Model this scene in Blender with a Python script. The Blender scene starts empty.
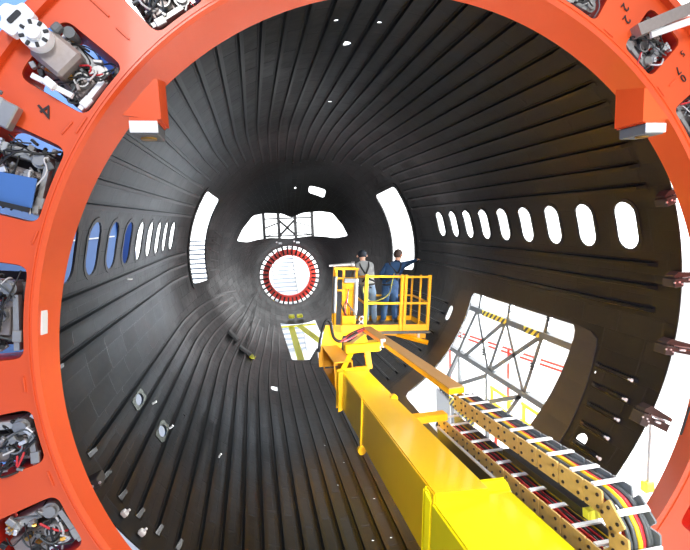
import bpy, bmesh, math, random
from mathutils import Vector, Matrix
R = math.radians
PI = math.pi
rnd = random.Random(7)
col = bpy.context.scene.collection
sc = bpy.context.scene

# ------------------------------------------------------------------ camera
YAW, PITCH, ROLL = .2039, -.1286, -.039
CAM = Vector((-1.2613, 0, .8585))
fwd = Vector((math.sin(YAW)*math.cos(PITCH), math.cos(YAW)*math.cos(PITCH), math.sin(PITCH)))
rgt = Vector((math.cos(YAW), -math.sin(YAW), 0)); upv = rgt.cross(fwd)
r2 = math.cos(ROLL)*rgt + math.sin(ROLL)*upv
u2 = -math.sin(ROLL)*rgt + math.cos(ROLL)*upv
cd = bpy.data.cameras.new('camera'); cam = bpy.data.objects.new('camera', cd); col.objects.link(cam)
m = Matrix((r2, u2, -fwd)).transposed().to_4x4(); m.translation = CAM
cam.matrix_world = m
cd.sensor_width = 36; cd.lens = 435.83/690*36; cd.clip_start = .05; cd.clip_end = 200
sc.camera = cam

# ------------------------------------------------------------------ world, lights, exposure
w = bpy.data.worlds.new('world'); sc.world = w; w.use_nodes = True
nt = w.node_tree; nt.nodes.clear()
out = nt.nodes.new('ShaderNodeOutputWorld'); bg = nt.nodes.new('ShaderNodeBackground')
tc = nt.nodes.new('ShaderNodeTexCoord'); sp = nt.nodes.new('ShaderNodeSeparateXYZ')
mr = nt.nodes.new('ShaderNodeMapRange'); mr.inputs['From Min'].default_value = -.6; mr.inputs['From Max'].default_value = .35
mr.inputs['To Min'].default_value = .42; mr.inputs['To Max'].default_value = 2.6
bg.inputs['Color'].default_value = (.96, .985, 1, 1)
nt.links.new(tc.outputs['Generated'], sp.inputs[0]); nt.links.new(sp.outputs['Y'], mr.inputs['Value'])
nt.links.new(mr.outputs['Result'], bg.inputs['Strength']); nt.links.new(bg.outputs[0], out.inputs[0])
def area(name, loc, target, size, power, color=(1, 1, 1), spread=180):
    l = bpy.data.lights.new(name, 'AREA'); l.shape = 'RECTANGLE'; l.size = size[0]; l.size_y = size[1]; l.energy = power; l.color = color; l.spread = math.radians(spread)
    o = bpy.data.objects.new(name, l); col.objects.link(o); o.location = loc
    o.rotation_euler = (Vector(target)-Vector(loc)).to_track_quat('-Z', 'Y').to_euler(); return o
area('hall_lamp', (-2.5, -3.5, 6.0), (0, 3, 0), (2, 2), 380)
area('hall_lamp', (3.0, -3.0, 6.5), (0, 3.5, -1), (1.5, 1.5), 190)
area('hall_lamp', (9.0, 6.5, 2.5), (0, 8, 0), (4, 3), 6000)
area('added_wall_fill', (7.0, 6.3, -3.4), (-2.8, 8.4, 1.2), (2.6, 1.4), 1700, (.93, .97, 1), 54)  # added fill through the cargo opening, brightens the left wall
area('added_wall_fill', (8.0, 6.6, -1.3), (-2.8, 8.2, .2), (2.4, 1.6), 1300, (.93, .97, 1), 50)  # second added fill, higher up, passing over the boom to the left wall
area('added_boom_fill', (-.3, -5, 2.6), (.9, 8, -1.3), (.6, 1.2), 75, (.97, .98, 1), 34)  # added fill from behind the camera, lifts boom and platform
sc.view_settings.view_transform = 'Standard'; sc.view_settings.look = 'None'
sc.view_settings.exposure = 0; sc.view_settings.gamma = 1; sc.view_settings.use_curve_mapping = False

# ------------------------------------------------------------------ materials
def mat(name, c, rough=.5, metal=0, bump=0, bscale=40, var=0, coat=0, spec=.5):
    m = bpy.data.materials.new(name); m.use_nodes = True; n = m.node_tree
    b = n.nodes['Principled BSDF']; b.inputs['Base Color'].default_value = (*c, 1)
    b.inputs['Roughness'].default_value = rough; b.inputs['Metallic'].default_value = metal
    b.inputs['Coat Weight'].default_value = coat; b.inputs['Coat Roughness'].default_value = .1
    b.inputs['Specular IOR Level'].default_value = spec
    if bump or var:
        t = n.nodes.new('ShaderNodeTexCoord'); no = n.nodes.new('ShaderNodeTexNoise'); no.inputs['Scale'].default_value = bscale
        n.links.new(t.outputs['Object'], no.inputs['Vector'])
        if bump:
            bp = n.nodes.new('ShaderNodeBump'); bp.inputs['Strength'].default_value = bump; bp.inputs['Distance'].default_value = .01
            n.links.new(no.outputs['Fac'], bp.inputs['Height']); n.links.new(bp.outputs[0], b.inputs['Normal'])
        if var:
            mx = n.nodes.new('ShaderNodeMix'); mx.data_type = 'RGBA'; mx.blend_type = 'MULTIPLY'
            r = n.nodes.new('ShaderNodeMapRange'); r.inputs['To Min'].default_value = 1-var; r.inputs['To Max'].default_value = 1+var*.3
            n.links.new(no.outputs['Fac'], r.inputs['Value']); mx.inputs[0].default_value = 1
            mx.inputs[6].default_value = (*c, 1); n.links.new(r.outputs[0], mx.inputs[7]); n.links.new(mx.outputs[2], b.inputs['Base Color'])
    return m
M = {}
M['orange'] = mat('orange_paint', (.76, .085, .014), .42, bump=.05, bscale=6, var=.08, coat=.15)
M['red_dark'] = mat('dark_red', (.55, .02, .01), .5)  # darker red for the inner walls of the pockets
M['red'] = mat('red_paint', (.8, .05, .03), .4)
M['yellow'] = mat('yellow_paint', (.93, .55, .003), .33, bump=.03, bscale=5, var=.06, coat=.3)
M['lemon'] = mat('yellow_paint_near_lit', (.90, .74, .004), .33, bump=.03, bscale=5, var=.06, coat=.3)  # boom yellow shifted to lemon; stronger near-end light put into the colour
M['amber'] = mat('amber_paint', (.90, .40, .004), .38, var=.05, bscale=8, coat=.2)
M['basket'] = mat('deep_yellow_paint', (.92, .44, .004), .38, var=.05, bscale=8, coat=.2)
M['tan'] = mat('tan_cover', (.62, .34, .12), .5, var=.08, bscale=9)
M['lime'] = mat('lime_yellow_paint', (.93, .90, .06), .5)
M['white'] = mat('white_paint', (.82, .82, .82), .4)
M['white_metal'] = mat('brushed_aluminium', (.78, .78, .80), .35, metal=.6)
M['steel'] = mat('grey_steel', (.38, .37, .36), .4, metal=.7, var=.2, bscale=15)
M['clampm'] = mat('clamp_steel', (.05, .043, .038), .6, spec=.3, var=.3, bscale=20)
M['taupe'] = mat('taupe_metal', (.33, .28, .26), .4, metal=.4, var=.2)
M['black'] = mat('black_rubber', (.012, .012, .013), .45)
M['grey'] = mat('mid_grey_plastic', (.12, .125, .13), .45)
M['lightgrey'] = mat('light_grey_paint', (.45, .46, .47), .5)
M['chainplate'] = mat('chain_link_plastic', (.72, .46, .15), .45, var=.2, bscale=30)
M['chaingrey'] = mat('chain_link_grey', (.17, .19, .20), .5)
M['blue'] = mat('blue_wall_paint', (.05, .15, .42), .6, var=.06, bscale=2)
M['darkblue'] = mat('dark_blue_steel', (.003, .03, .16), .9, spec=.1)
M['bluetape'] = mat('bright_blue_fitting', (.02, .22, .7), .4)
M['brass'] = mat('brass_fitting', (.7, .38, .08), .3, metal=.9)
M['redcable'] = mat('red_cable_jacket', (.62, .03, .04), .4)
M['yellowcable'] = mat('yellow_cable_jacket', (.9, .6, .02), .4)
M['greycable'] = mat('grey_cable_jacket', (.08, .09, .095), .4)
M['whitecable'] = mat('white_cable_jacket', (.6, .58, .58), .4)
M['skin'] = mat('human_skin', (.55, .30, .20), .55)
M['blue_cloth'] = mat('navy_blue_overall', (.012, .05, .13), .85, bump=.4, bscale=30)
M['grey_cloth'] = mat('light_grey_shirt', (.19, .20, .20), .9, bump=.4, bscale=30)
M['jeans'] = mat('blue_grey_trousers', (.09, .14, .20), .9, bump=.4, bscale=30)
M['hair'] = mat('dark_brown_hair', (.03, .014, .008), .7, bump=.5, bscale=90)
M['cap'] = mat('dark_blue_cap', (.008, .014, .025), .8)
M['strap'] = mat('black_webbing', (.012, .012, .012), .8)
M['shoe'] = mat('grey_work_shoe', (.12, .12, .12), .7)
M['lanyard'] = mat('yellow_green_rope', (.45, .42, .08), .7)
M['stair'] = mat('pale_blue_grey_tread', (.32, .37, .42), .6)
M['ink'] = mat('black_marker_ink', (.02, .01, .01), .6)
M['gal'] = mat('galvanised_steel', (.11, .115, .12), .45, metal=.3, var=.15)
M['darkplate'] = mat('unit_back_plate', (.03, .03, .035), .5, var=.3)
M['midmetal'] = mat('cast_grey_metal', (.42, .41, .40), .4, metal=.5, var=.3, bscale=30)
M['plate'] = mat('olive_grey_doubler', (.05, .055, .05), .5, spec=.3)
M['floor'] = mat('pale_hall_floor', (.75, .76, .76), .45, var=.05, bscale=1)

def carbon(name, base, r0, r1, tiles=True):
    m = bpy.data.materials.new(name); m.use_nodes = True; n = m.node_tree; L = n.links.new
    b = n.nodes['Principled BSDF']
    g = n.nodes.new('ShaderNodeTexCoord'); s = n.nodes.new('ShaderNodeSeparateXYZ'); L(g.outputs['Object'], s.inputs[0])
    at = n.nodes.new('ShaderNodeMath'); at.operation = 'ARCTAN2'; sz = n.nodes.new('ShaderNodeMath'); sz.operation = 'SUBTRACT'; sz.inputs[1].default_value = 2.9; L(s.outputs['Z'], sz.inputs[0]); L(sz.outputs[0], at.inputs[0]); L(s.outputs['X'], at.inputs[1])
    mu = n.nodes.new('ShaderNodeMath'); mu.operation = 'MULTIPLY_ADD'; mu.inputs[2].default_value = -.579; mu.inputs[1].default_value = 360/(2*PI)/4.717; L(at.outputs[0], mu.inputs[0])
    cx = n.nodes.new('ShaderNodeCombineXYZ'); L(s.outputs['Y'], cx.inputs[0]); L(mu.outputs[0], cx.inputs[1])
    br = n.nodes.new('ShaderNodeTexBrick'); L(cx.outputs[0], br.inputs['Vector']); br.inputs['Scale'].default_value = 1
    br.inputs['Brick Width'].default_value = .56; br.inputs['Row Height'].default_value = 1; br.inputs['Mortar Size'].default_value = .014
    br.inputs['Mortar Smooth'].default_value = .2; br.inputs['Bias'].default_value = 0; br.offset = .31; br.offset_frequency = 3
    br.inputs['Color1'].default_value = (.35, .35, .35, 1); br.inputs['Color2'].default_value = (1, 1, 1, 1); br.inputs['Mortar'].default_value = (1.6, 1.6, 1.6, 1)
    no = n.nodes.new('ShaderNodeTexNoise'); no.inputs['Scale'].default_value = 1.6; no.inputs['Detail'].default_value = 5; L(g.outputs['Object'], no.inputs['Vector'])
    mr = n.nodes.new('ShaderNodeMapRange'); mr.inputs['From Min'].default_value = .3; mr.inputs['From Max'].default_value = .7
    mr.inputs['To Min'].default_value = r0; mr.inputs['To Max'].default_value = r1; L(no.outputs['Fac'], mr.inputs['Value']); 
    ad = n.nodes.new('ShaderNodeMath'); ad.operation = 'MULTIPLY_ADD'; L(br.outputs['Color'], ad.inputs[0]); ad.inputs[1].default_value = .12 if tiles else 0; L(mr.outputs[0], ad.inputs[2])
    L(ad.outputs[0], b.inputs['Roughness'])
    cm = n.nodes.new('ShaderNodeMix'); cm.data_type = 'RGBA'; cm.inputs[6].default_value = (base*.42, base*.47, base*.52, 1); cm.inputs[7].default_value = (base*.9, base, base*1.12, 1)
    cm.inputs[0].default_value = 1
    if tiles: L(br.outputs['Color'], cm.inputs[0])
    L(cm.outputs[2], b.inputs['Base Color'])
    b.inputs['Specular IOR Level'].default_value = .22
    if tiles:
        n2 = n.nodes.new('ShaderNodeTexNoise'); n2.inputs['Scale'].default_value = 5; L(g.outputs['Object'], n2.inputs['Vector'])
        a2 = n.nodes.new('ShaderNodeMath'); a2.operation = 'MULTIPLY_ADD'; L(br.outputs['Fac'], a2.inputs[0]); a2.inputs[1].default_value = -1.0; L(n2.outputs['Fac'], a2.inputs[2])
        bp = n.nodes.new('ShaderNodeBump'); bp.inputs['Strength'].default_value = .6; bp.inputs['Distance'].default_value = .012
        L(a2.outputs[0], bp.inputs['Height']); L(bp.outputs[0], b.inputs['Normal'])
    return m
M['carbon'] = carbon('carbon_skin', .015, .25, .35)
M['stringer'] = mat('carbon_stringer', (.0065, .008, .0095), .30, spec=.28)
M['surround'] = mat('cargo_surround_carbon', (.03, .03, .034), .5, spec=.3, bump=.1, bscale=8)
M['frame'] = mat('dark_grey_carbon', (.012, .012, .013), .45, spec=.3, bump=.1, bscale=8)

def hazard(name):
    m = bpy.data.materials.new(name); m.use_nodes = True; n = m.node_tree; L = n.links.new
    b = n.nodes['Principled BSDF']; g = n.nodes.new('ShaderNodeTexCoord'); s = n.nodes.new('ShaderNodeSeparateXYZ'); L(g.outputs['Object'], s.inputs[0])
    a = n.nodes.new('ShaderNodeMath'); a.operation = 'ADD'; L(s.outputs['Y'], a.inputs[0]); L(s.outputs['Z'], a.inputs[1])
    f = n.nodes.new('ShaderNodeMath'); f.operation = 'PINGPONG'; f.inputs[1].default_value = .07; L(a.outputs[0], f.inputs[0])
    c = n.nodes.new('ShaderNodeMath'); c.operation = 'GREATER_THAN'; c.inputs[1].default_value = .035; L(f.outputs[0], c.inputs[0])
    x = n.nodes.new('ShaderNodeMix'); x.data_type = 'RGBA'; x.inputs[6].default_value = (.02, .02, .02, 1); x.inputs[7].default_value = (.8, .6, .03, 1)
    L(c.outputs[0], x.inputs[0]); L(x.outputs[2], b.inputs['Base Color']); return m
M['hazard'] = hazard('hazard_stripes')

# ------------------------------------------------------------------ builders
def tag(o, label=None, cat=None, group=None, kind=None):
    if label: o['label'] = label
    if cat: o['category'] = cat
    if group: o['group'] = group
    if kind: o['kind'] = kind
    return o
ROOT = {}
def thing(name, loc, label, cat, group=None):
    o = bpy.data.objects.new(name, None); col.objects.link(o); o.location = loc; o.empty_display_size = .1
    ROOT[o.name] = Vector(loc); return tag(o, label, cat, group)
def org(o):
    while o.parent: o = o.parent
    return ROOT[o.name]
def whole(b, name):
    me = bpy.data.meshes.new(name); b.to_mesh(me); return me
def islands(b, name, margin=.006):
    """one mesh for each group of touching pieces"""
    seen = set(); isl = []
    for v in b.verts:
        if v in seen: continue
        st = [v]; seen.add(v); g = []
        while st:
            q = st.pop(); g.append(q)
            for e in q.link_edges:
                w_ = e.other_vert(q)
                if w_ not in seen: seen.add(w_); st.append(w_)
        lo = [min(q.co[i] for q in g)-margin for i in range(3)]; hi = [max(q.co[i] for q in g)+margin for i in range(3)]
        isl.append([g, lo, hi])
    if len(isl) == 1: return [whole(b, name)]
    par = list(range(len(isl)))
    def find(i):
        while par[i] != i: i = par[i]
        return i
    for i in range(len(isl)):
        for j in range(i):
            if all(isl[i][1][k] <= isl[j][2][k] and isl[j][1][k] <= isl[i][2][k] for k in range(3)): par[find(i)] = find(j)
    groups = {}
    for i in range(len(isl)): groups.setdefault(find(i), set()).update(isl[i][0])
    out_ = []
    for g in groups.values():
        c = bmesh.new(); mp = {v: c.verts.new(v.co) for v in b.verts if v in g}
        for f in b.faces:
            if f.verts[0] in mp:
                q = c.faces.new([mp[v] for v in f.verts]); q.smooth = f.smooth; q.material_index = f.material_index
        me = bpy.data.meshes.new(name); c.to_mesh(me); c.free(); out_.append(me)
    return out_
class MB:
    """collects shapes in world coordinates through a transform"""
    def __init__(s, X=None): s.b = bmesh.new(); s.X = X or Matrix(); s.mi = 0
    def _a(s, vs, fs, smooth=False):
        v = [s.b.verts.new(s.X @ Vector(p)) for p in vs]
        for f in fs:
            try:
                q = s.b.faces.new([v[i] for i in f]); q.material_index = s.mi; q.smooth = smooth
            except ValueError: pass
        return s
    def box(s, c, d, rot=None, bev=0):
        rm = rot.to_4x4() if rot else Matrix()
        t = Matrix.Translation(c) @ rm
        x, y, z = d[0]/2, d[1]/2, d[2]/2
        if bev <= 0:
            vs = [t @ Vector((i*x, j*y, k*z)) for i in (-1, 1) for j in (-1, 1) for k in (-1, 1)]
            return s._a(vs, [(0, 1, 3, 2), (4, 6, 7, 5), (0, 4, 5, 1), (2, 3, 7, 6), (0, 2, 6, 4), (1, 5, 7, 3)])
        vs = []; idx = {}
        for i in (-1, 1):
            for j in (-1, 1):
                for k in (-1, 1):
                    for a in range(3):
                        e = [x-bev, y-bev, z-bev]; e[a] += bev
                        idx[(i, j, k, a)] = len(vs); vs.append(t @ Vector((i*e[0], j*e[1], k*e[2])))
        fs = []
        for sg in (-1, 1):
            fs.append([idx[(sg, j, k, 0)] for j, k in ((-1, -1), (1, -1), (1, 1), (-1, 1))][::sg])
            fs.append([idx[(i, sg, k, 1)] for i, k in ((-1, -1), (1, -1), (1, 1), (-1, 1))][::-sg])
            fs.append([idx[(i, j, sg, 2)] for i, j in ((-1, -1), (1, -1), (1, 1), (-1, 1))][::sg])
        for p in (-1, 1):
            for q in (-1, 1):
                fs.append([idx[(-1, p, q, 1)], idx[(1, p, q, 1)], idx[(1, p, q, 2)], idx[(-1, p, q, 2)]])
                fs.append([idx[(p, -1, q, 0)], idx[(p, 1, q, 0)], idx[(p, 1, q, 2)], idx[(p, -1, q, 2)]])
                fs.append([idx[(p, q, -1, 0)], idx[(p, q, 1, 0)], idx[(p, q, 1, 1)], idx[(p, q, -1, 1)]])
                for r in (-1, 1): fs.append([idx[(p, q, r, a)] for a in range(3)])
        return s._a(vs, fs)
    def cyl(s, a, b, r, r1=None, n=12, cap=True):
        a = Vector(a); b = Vector(b); r1 = r if r1 is None else r1; d = (b-a).normalized()
        q = d.to_track_quat('Z', 'Y'); vs = []
        for p, rr in ((a, r), (b, r1)):
            for i in range(n):
                t = 2*PI*i/n; vs.append(p + q @ Vector((rr*math.cos(t), rr*math.sin(t), 0)))
        s._a(vs, [(i, (i+1) % n, n+(i+1) % n, n+i) for i in range(n)], True)
        if cap: s._a(vs[:n], [tuple(range(n))[::-1]]); s._a(vs[n:], [tuple(range(n))])
        return s
    def pipe(s, a, b, r, r_in, n=20):
        a = Vector(a); b = Vector(b); q = (b-a).normalized().to_track_quat('Z', 'Y'); vs = []
        for p, rr in ((a, r), (b, r), (b, r_in), (a, r_in)):
            for i in range(n):
                t = 2*PI*i/n; vs.append(p + q @ Vector((rr*math.cos(t), rr*math.sin(t), 0)))
        return s._a(vs, [(k*n+i, k*n+(i+1) % n, ((k+1) % 4)*n+(i+1) % n, ((k+1) % 4)*n+i) for k in range(4) for i in range(n)])
    def tube(s, pts, r, n=8, smooth=3):
        P = [Vector(p) for p in pts]
        if smooth and len(P) > 2:
            Q = []
            for i in range(len(P)-1):
                p0 = P[max(i-1, 0)]; p1 = P[i]; p2 = P[i+1]; p3 = P[min(i+2, len(P)-1)]
                for k in range(smooth):
                    t = k/smooth
                    Q.append(.5*((2*p1)+(p2-p0)*t+(2*p0-5*p1+4*p2-p3)*t*t+(3*p1-p0-3*p2+p3)*t**3))
            Q.append(P[-1]); P = Q
        vs = []; up = Vector((.13, .31, .94))
        for i, p in enumerate(P):
            d = (P[min(i+1, len(P)-1)]-P[max(i-1, 0)])
            if d.length < 1e-6: d = Vector((0, 0, 1))
            d.normalize(); x = up.cross(d)
            if x.length < .05: x = Vector((1, 0, 0)).cross(d)
            x.normalize(); y = d.cross(x); up = y
            for k in range(n):
                t = 2*PI*k/n; vs.append(p+x*(r*math.cos(t))+y*(r*math.sin(t)))
        m_ = len(P)
        s._a(vs, [(i*n+k, i*n+(k+1) % n, (i+1)*n+(k+1) % n, (i+1)*n+k) for i in range(m_-1) for k in range(n)] , True)
        s._a(vs[:n], [tuple(range(n))[::-1]]); s._a(vs[-n:], [tuple(range(n))]); return s
    def prism(s, poly, off):
        """poly: list of 3D points, extruded by vector off"""
        n = len(poly); off = Vector(off); vs = [Vector(p) for p in poly]+[Vector(p)+off for p in poly]
        return s._a(vs, [tuple(range(n))[::-1], tuple(range(n, 2*n))]+[(i, (i+1) % n, n+(i+1) % n, n+i) for i in range(n)])
    def bar(s, a, b, wd, ht, side=Vector((1, 0, 0))):
        a = Vector(a); b = Vector(b); d = (b-a).normalized()
        if abs(d.dot(side)) > .95: side = Vector((0, 1, 0)) if abs(d.y) < .9 else Vector((1, 0, 0))
        u = d.cross(side).normalized(); x = u.cross(d)
        vs = [p+x*(i*wd/2)+u*(j*ht/2) for p in (a, b) for i, j in ((-1, -1), (1, -1), (1, 1), (-1, 1))]
        return s._a(vs, [(3, 2, 1, 0), (4, 5, 6, 7), (0, 1, 5, 4), (1, 2, 6, 5), (2, 3, 7, 6), (3, 0, 4, 7)])
    def grid(s, rows, smooth=True, closed=False):
        n = len(rows[0]); vs = [p for r in rows for p in r]; fs = []
        for i in range(len(rows)-1):
            for k in range(n if closed else n-1): fs.append((i*n+k, i*n+(k+1) % n, (i+1)*n+(k+1) % n, (i+1)*n+k))
        return s._a(vs, fs, smooth)
    def build(s, name, material, parent=None, label=None, recalc=True, split=True):
        o0 = org(parent) if parent else Vector((0, 0, 0))
        if recalc: bmesh.ops.recalc_face_normals(s.b, faces=s.b.faces[:])
        bmesh.ops.translate(s.b, verts=s.b.verts[:], vec=-o0)
        first = None
        for me in (islands(s.b, name) if parent and split else [whole(s.b, name)]):
            for k in (material if isinstance(material, list) else [material]): me.materials.append(k)
            o = bpy.data.objects.new(name, me); col.objects.link(o)
            if parent: o.parent = parent
            if label: o['label'] = label
            first = first or o
        s.b.free(); return first
def solid(mb, name, material, label, cat, group=None, kind=None):
    o = mb.build(name, material); ctr = sum((Vector(c) for c in o.bound_box), Vector())/8
    ctr.z = min(c[2] for c in o.bound_box); o.data.transform(Matrix.Translation(-ctr)); o.location = ctr
    return tag(o, label, cat, group, kind)
def cut(o, cutter_mb):
    me = bpy.data.meshes.new('cutter'); bmesh.ops.recalc_face_normals(cutter_mb.b, faces=cutter_mb.b.faces[:]); cutter_mb.b.to_mesh(me)
    c = bpy.data.objects.new('cutter', me); col.objects.link(c)
    md = o.modifiers.new('b', 'BOOLEAN'); md.operation = 'DIFFERENCE'; md.solver = 'EXACT'; md.object = c; md.use_self = False
    bpy.context.view_layer.update()
    dg = bpy.context.evaluated_depsgraph_get(); nm = bpy.data.meshes.new_from_object(o.evaluated_get(dg))
    o.modifiers.clear(); o.data = nm; bpy.data.objects.remove(c); bpy.data.meshes.remove(me)
def rpoly(pts, r, n=4):
    """round the corners of a 2D polygon"""
    out_ = []; N = len(pts)
    for i in range(N):
        p = Vector(pts[i]); a = Vector(pts[i-1])-p; b = Vector(pts[(i+1) % N])-p
        rr = min(r, a.length*.45, b.length*.45); A = p+a.normalized()*rr; B = p+b.normalized()*rr
        for k in range(n+1):
            t = k/n; out_.append(tuple((1-t)**2*A+2*t*(1-t)*p+t*t*B))
    return out_

# ------------------------------------------------------------------ fuselage surface
T = [(3.53, 2.90, 2.90, -2.90, 0), (6.0, 2.90, 2.90, -2.90, 0), (8.6, 2.90, 2.90, -2.90, 0), (9.6, 2.83, 2.87, -2.89, 0), (10.5, 2.69, 2.76, -2.87, 0),
     (11.4, 2.49, 2.55, -2.82, -.05), (12.5, 2.30, 2.10, -2.75, -.2), (13.3, 2.14, 1.60, -2.68, -.38), (14.0, 1.97, 1.10, -2.60, -.58), (14.7, 1.75, .66, -2.52, -.78),
     (15.3, 1.50, .30, -2.43, -.95), (15.9, 1.23, .04, -2.32, -1.1), (16.3, 1.10, -.07, -2.27, -1.17)]
TY = [t[0] for t in T]
def herm(x, k):
    ys = [t[k] for t in T]; n = len(T); d = [(ys[i+1]-ys[i])/(TY[i+1]-TY[i]) for i in range(n-1)]
    def mm(i):
        if i == 0: return d[0]
        if i == n-1: return d[-1]
        return 0 if d[i-1]*d[i] <= 0 else 2*d[i-1]*d[i]/(d[i-1]+d[i])
    i = 0
    while i < n-2 and x > TY[i+1]: i += 1
    h = TY[i+1]-TY[i]; t = (x-TY[i])/h
    return (2*t**3-3*t*t+1)*ys[i]+(t**3-2*t*t+t)*h*mm(i)+(-2*t**3+3*t*t)*ys[i+1]+(t**3-t*t)*h*mm(i+1)
_c = {}
def sec(Y):
    k = round(Y, 4)
    if k not in _c: _c[k] = [herm(Y, j) for j in (1, 2, 3, 4)]
    return _c[k]
def S0(Y, th, s=1):
    a, t, b, c = sec(Y); q = math.sin(th); return Vector((a*math.cos(th)*s, Y, c+(t-c if q > 0 else c-b)*q*s))
def Nrm(Y, th):
    e = .01; Y1 = min(max(Y, 3.54), 16.28)
    n = (S0(Y1, th+e)-S0(Y1, th-e)).cross(S0(Y1+e, th)-S0(Y1-e, th)).normalized()
    return n if n.dot(Vector((math.cos(th), 0, math.sin(th)))) > 0 else -n
def S(Y, th, off=0):   # off > 0 is into the cabin
    p = S0(Y, th); return p-Nrm(Y, th)*off if off else p

fus = thing('fuselage_section', (0, 10, -2.9), 'black carbon fibre aircraft nose barrel with a row of windows on each side', 'aircraft section')
ys = [3.53+.18*i for i in range(29)]+[8.6+.11*i for i in range(1, 70)]; ys = [y for y in ys if y < 16.27]+[16.3]
NT = 180
mb = MB()
inner = [[S(y, 2*PI*k/NT) for k in range(NT)] for y in ys]
outer = [[S(y, 2*PI*k/NT, -.012) for k in range(NT)] for y in ys]
mb.grid([*inner, *outer[::-1], inner[0]], closed=True)
bmesh.ops.remove_doubles(mb.b, verts=mb.b.verts[:], dist=1e-5)
skin = mb.build('skin', M['carbon'], fus)
cb = MB()
def radial(poly, s0=.8, s1=1.18):
    n = len(poly); vs = [S0(y, R(t), s0) for y, t in poly]+[S0(y, R(t), s1) for y, t in poly]
    cb._a(vs, [tuple(range(n))[::-1], tuple(range(n, 2*n))]+[(i, (i+1) % n, n+(i+1) % n, n+i) for i in range(n)])
def stadium(Y, th, hy, hth, n=8):
    """oblong, hy half-width along the axis (m), hth half-height (deg)"""
    rt = math.degrees(hy/2.9); o = []
    if hth < rt: 
        return [(Y+hy*math.cos(2*PI*k/20), th+hth*math.sin(2*PI*k/20)) for k in range(20)]
    for k in range(n+1): t = PI*k/n; o.append((Y+hy*math.cos(t), th+(hth-rt)+rt*math.sin(t)))
    for k in range(n+1): t = PI+PI*k/n; o.append((Y+hy*math.cos(t), th-(hth-rt)+rt*math.sin(t)))
    return o
WY = [4.14+.61*k for k in range(9)]; WT = 13.2; WH = 5.35
for y in WY:
    for t in (WT, 180-WT): radial(stadium(y, t, .142 if t < 90 else .165, WH), .93, 1.06)
def sub(pts, n=6):
    o = []
    for i, p in enumerate(pts):
        q = pts[(i+1) % len(pts)]
        for k in range(n): o.append((p[0]+(q[0]-p[0])*k/n, p[1]+(q[1]-p[1])*k/n))
    return o
def rr(y0, y1, t0, t1, r, n=4):
    k = math.degrees(1/2.9); p = rpoly([(y0, t0/k), (y1, t0/k), (y1, t1/k), (y0, t1/k)], r, n)
    o = []
    for i, a in enumerate(p):
        b = p[(i+1) % len(p)]; m_ = max(1, int(abs(b[1]-a[1])/.25))
        for j in range(m_): o.append((a[0]+(b[0]-a[0])*j/m_, (a[1]+(b[1]-a[1])*j/m_)*k))
    return o
DOOR = rr(10.4, 11.46, -10.2, 35.2, .12)
radial(DOOR); radial([(y, 180-t) for y, t in DOOR])
CARGO = rr(4.84, 7.62, -61.5, -12.2, .2)
radial(CARGO)
HOLES = [(5.31, 91, .07, 1.3), (4.70, 95.5, .03, .55), (4.71, 86.3, .03, .6), (7.82, 85.9, .045, .8), (13.0, 88.9, .045, .8),
         (5.22, -157.2, .13, 1.15), (5.22, -147.9, .13, 1.15), (4.1, -37.7, .075, 1.5), (8.31, -24, .09, 3.2), (9.16, -110.3, .13, 2.4)]
for h in HOLES: radial(stadium(*h), .95, 1.05)
SM = [(6.82, -96.1), (6.25, -92.0), (5.68, -96.1), (5.28, -87.8), (4.54, -92.2), (4.53, -87.9), (6.13, -159.2), (9.08, -142.7), (6.01, -143.7), (4.36, -22.3), (4.64, -155.1), (5.6, 120), (6.6, 74)]
for y, t in SM: radial([(y+.017*math.cos(2*PI*k/8), t+math.degrees(.017/2.9)*math.sin(2*PI*k/8)) for k in range(8)], .96, 1.04)
ws = [(-1.76, .30), (-1.45, .22), (-1.1, .28), (-.67, .31), (0, .23), (.67, .31), (1.1, .28), (1.45, .22), (1.76, .30), (1.56, .66), (1.22, 1.05), (.86, 1.12), (.32, 1.09), (0, .95), (-.32, 1.09), (-.86, 1.12), (-1.22, 1.05), (-1.56, .66)]
cb.prism([(x, 13.2, z) for x, z in rpoly(ws, .07, 3)], (0, 2.75, 0))
cb.prism([(x, y, 1.2) for x, y in rpoly([(.43, 12.86), (.93, 12.84), (.91, 13.2), (.44, 13.16)], .1)], (0, 0, 1.4))
cb.prism([(x, y, -3.2) for x, y in rpoly([(-.46, 11.22), (.60, 11.22), (.60, 14.3), (-.56, 14.3)], .05)], (0, 0, 1.2))
cut(skin, cb)
# analytic normals on the inner skin keep the gloss smooth round the cut-outs
me = skin.data
def theta_of(p):
    a, t, b, c = sec(min(max(p.y, 3.53), 16.3)); dz = p.z-c
    return math.atan2(dz/((t-c) if dz > 0 else (c-b)), p.x/a)
nv = []
o0 = ROOT[fus.name]; dist = []
for v in me.vertices:
    p = v.co+o0; th = theta_of(p); q = S0(min(max(p.y, 3.53), 16.3), th); d = (q-p).length
    dist.append(d < .004); nv.append(-Nrm(p.y, th) if d < .004 else None)
ln = []
for f in me.polygons:
    f.use_smooth = True
    ok = all(dist[i] for i in f.vertices) and abs(f.normal.dot(nv[f.vertices[0]])) > .8
    for i in f.vertices: ln.append(tuple(nv[i]) if ok else tuple(f.normal))
me.normals_split_custom_set(ln)

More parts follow.
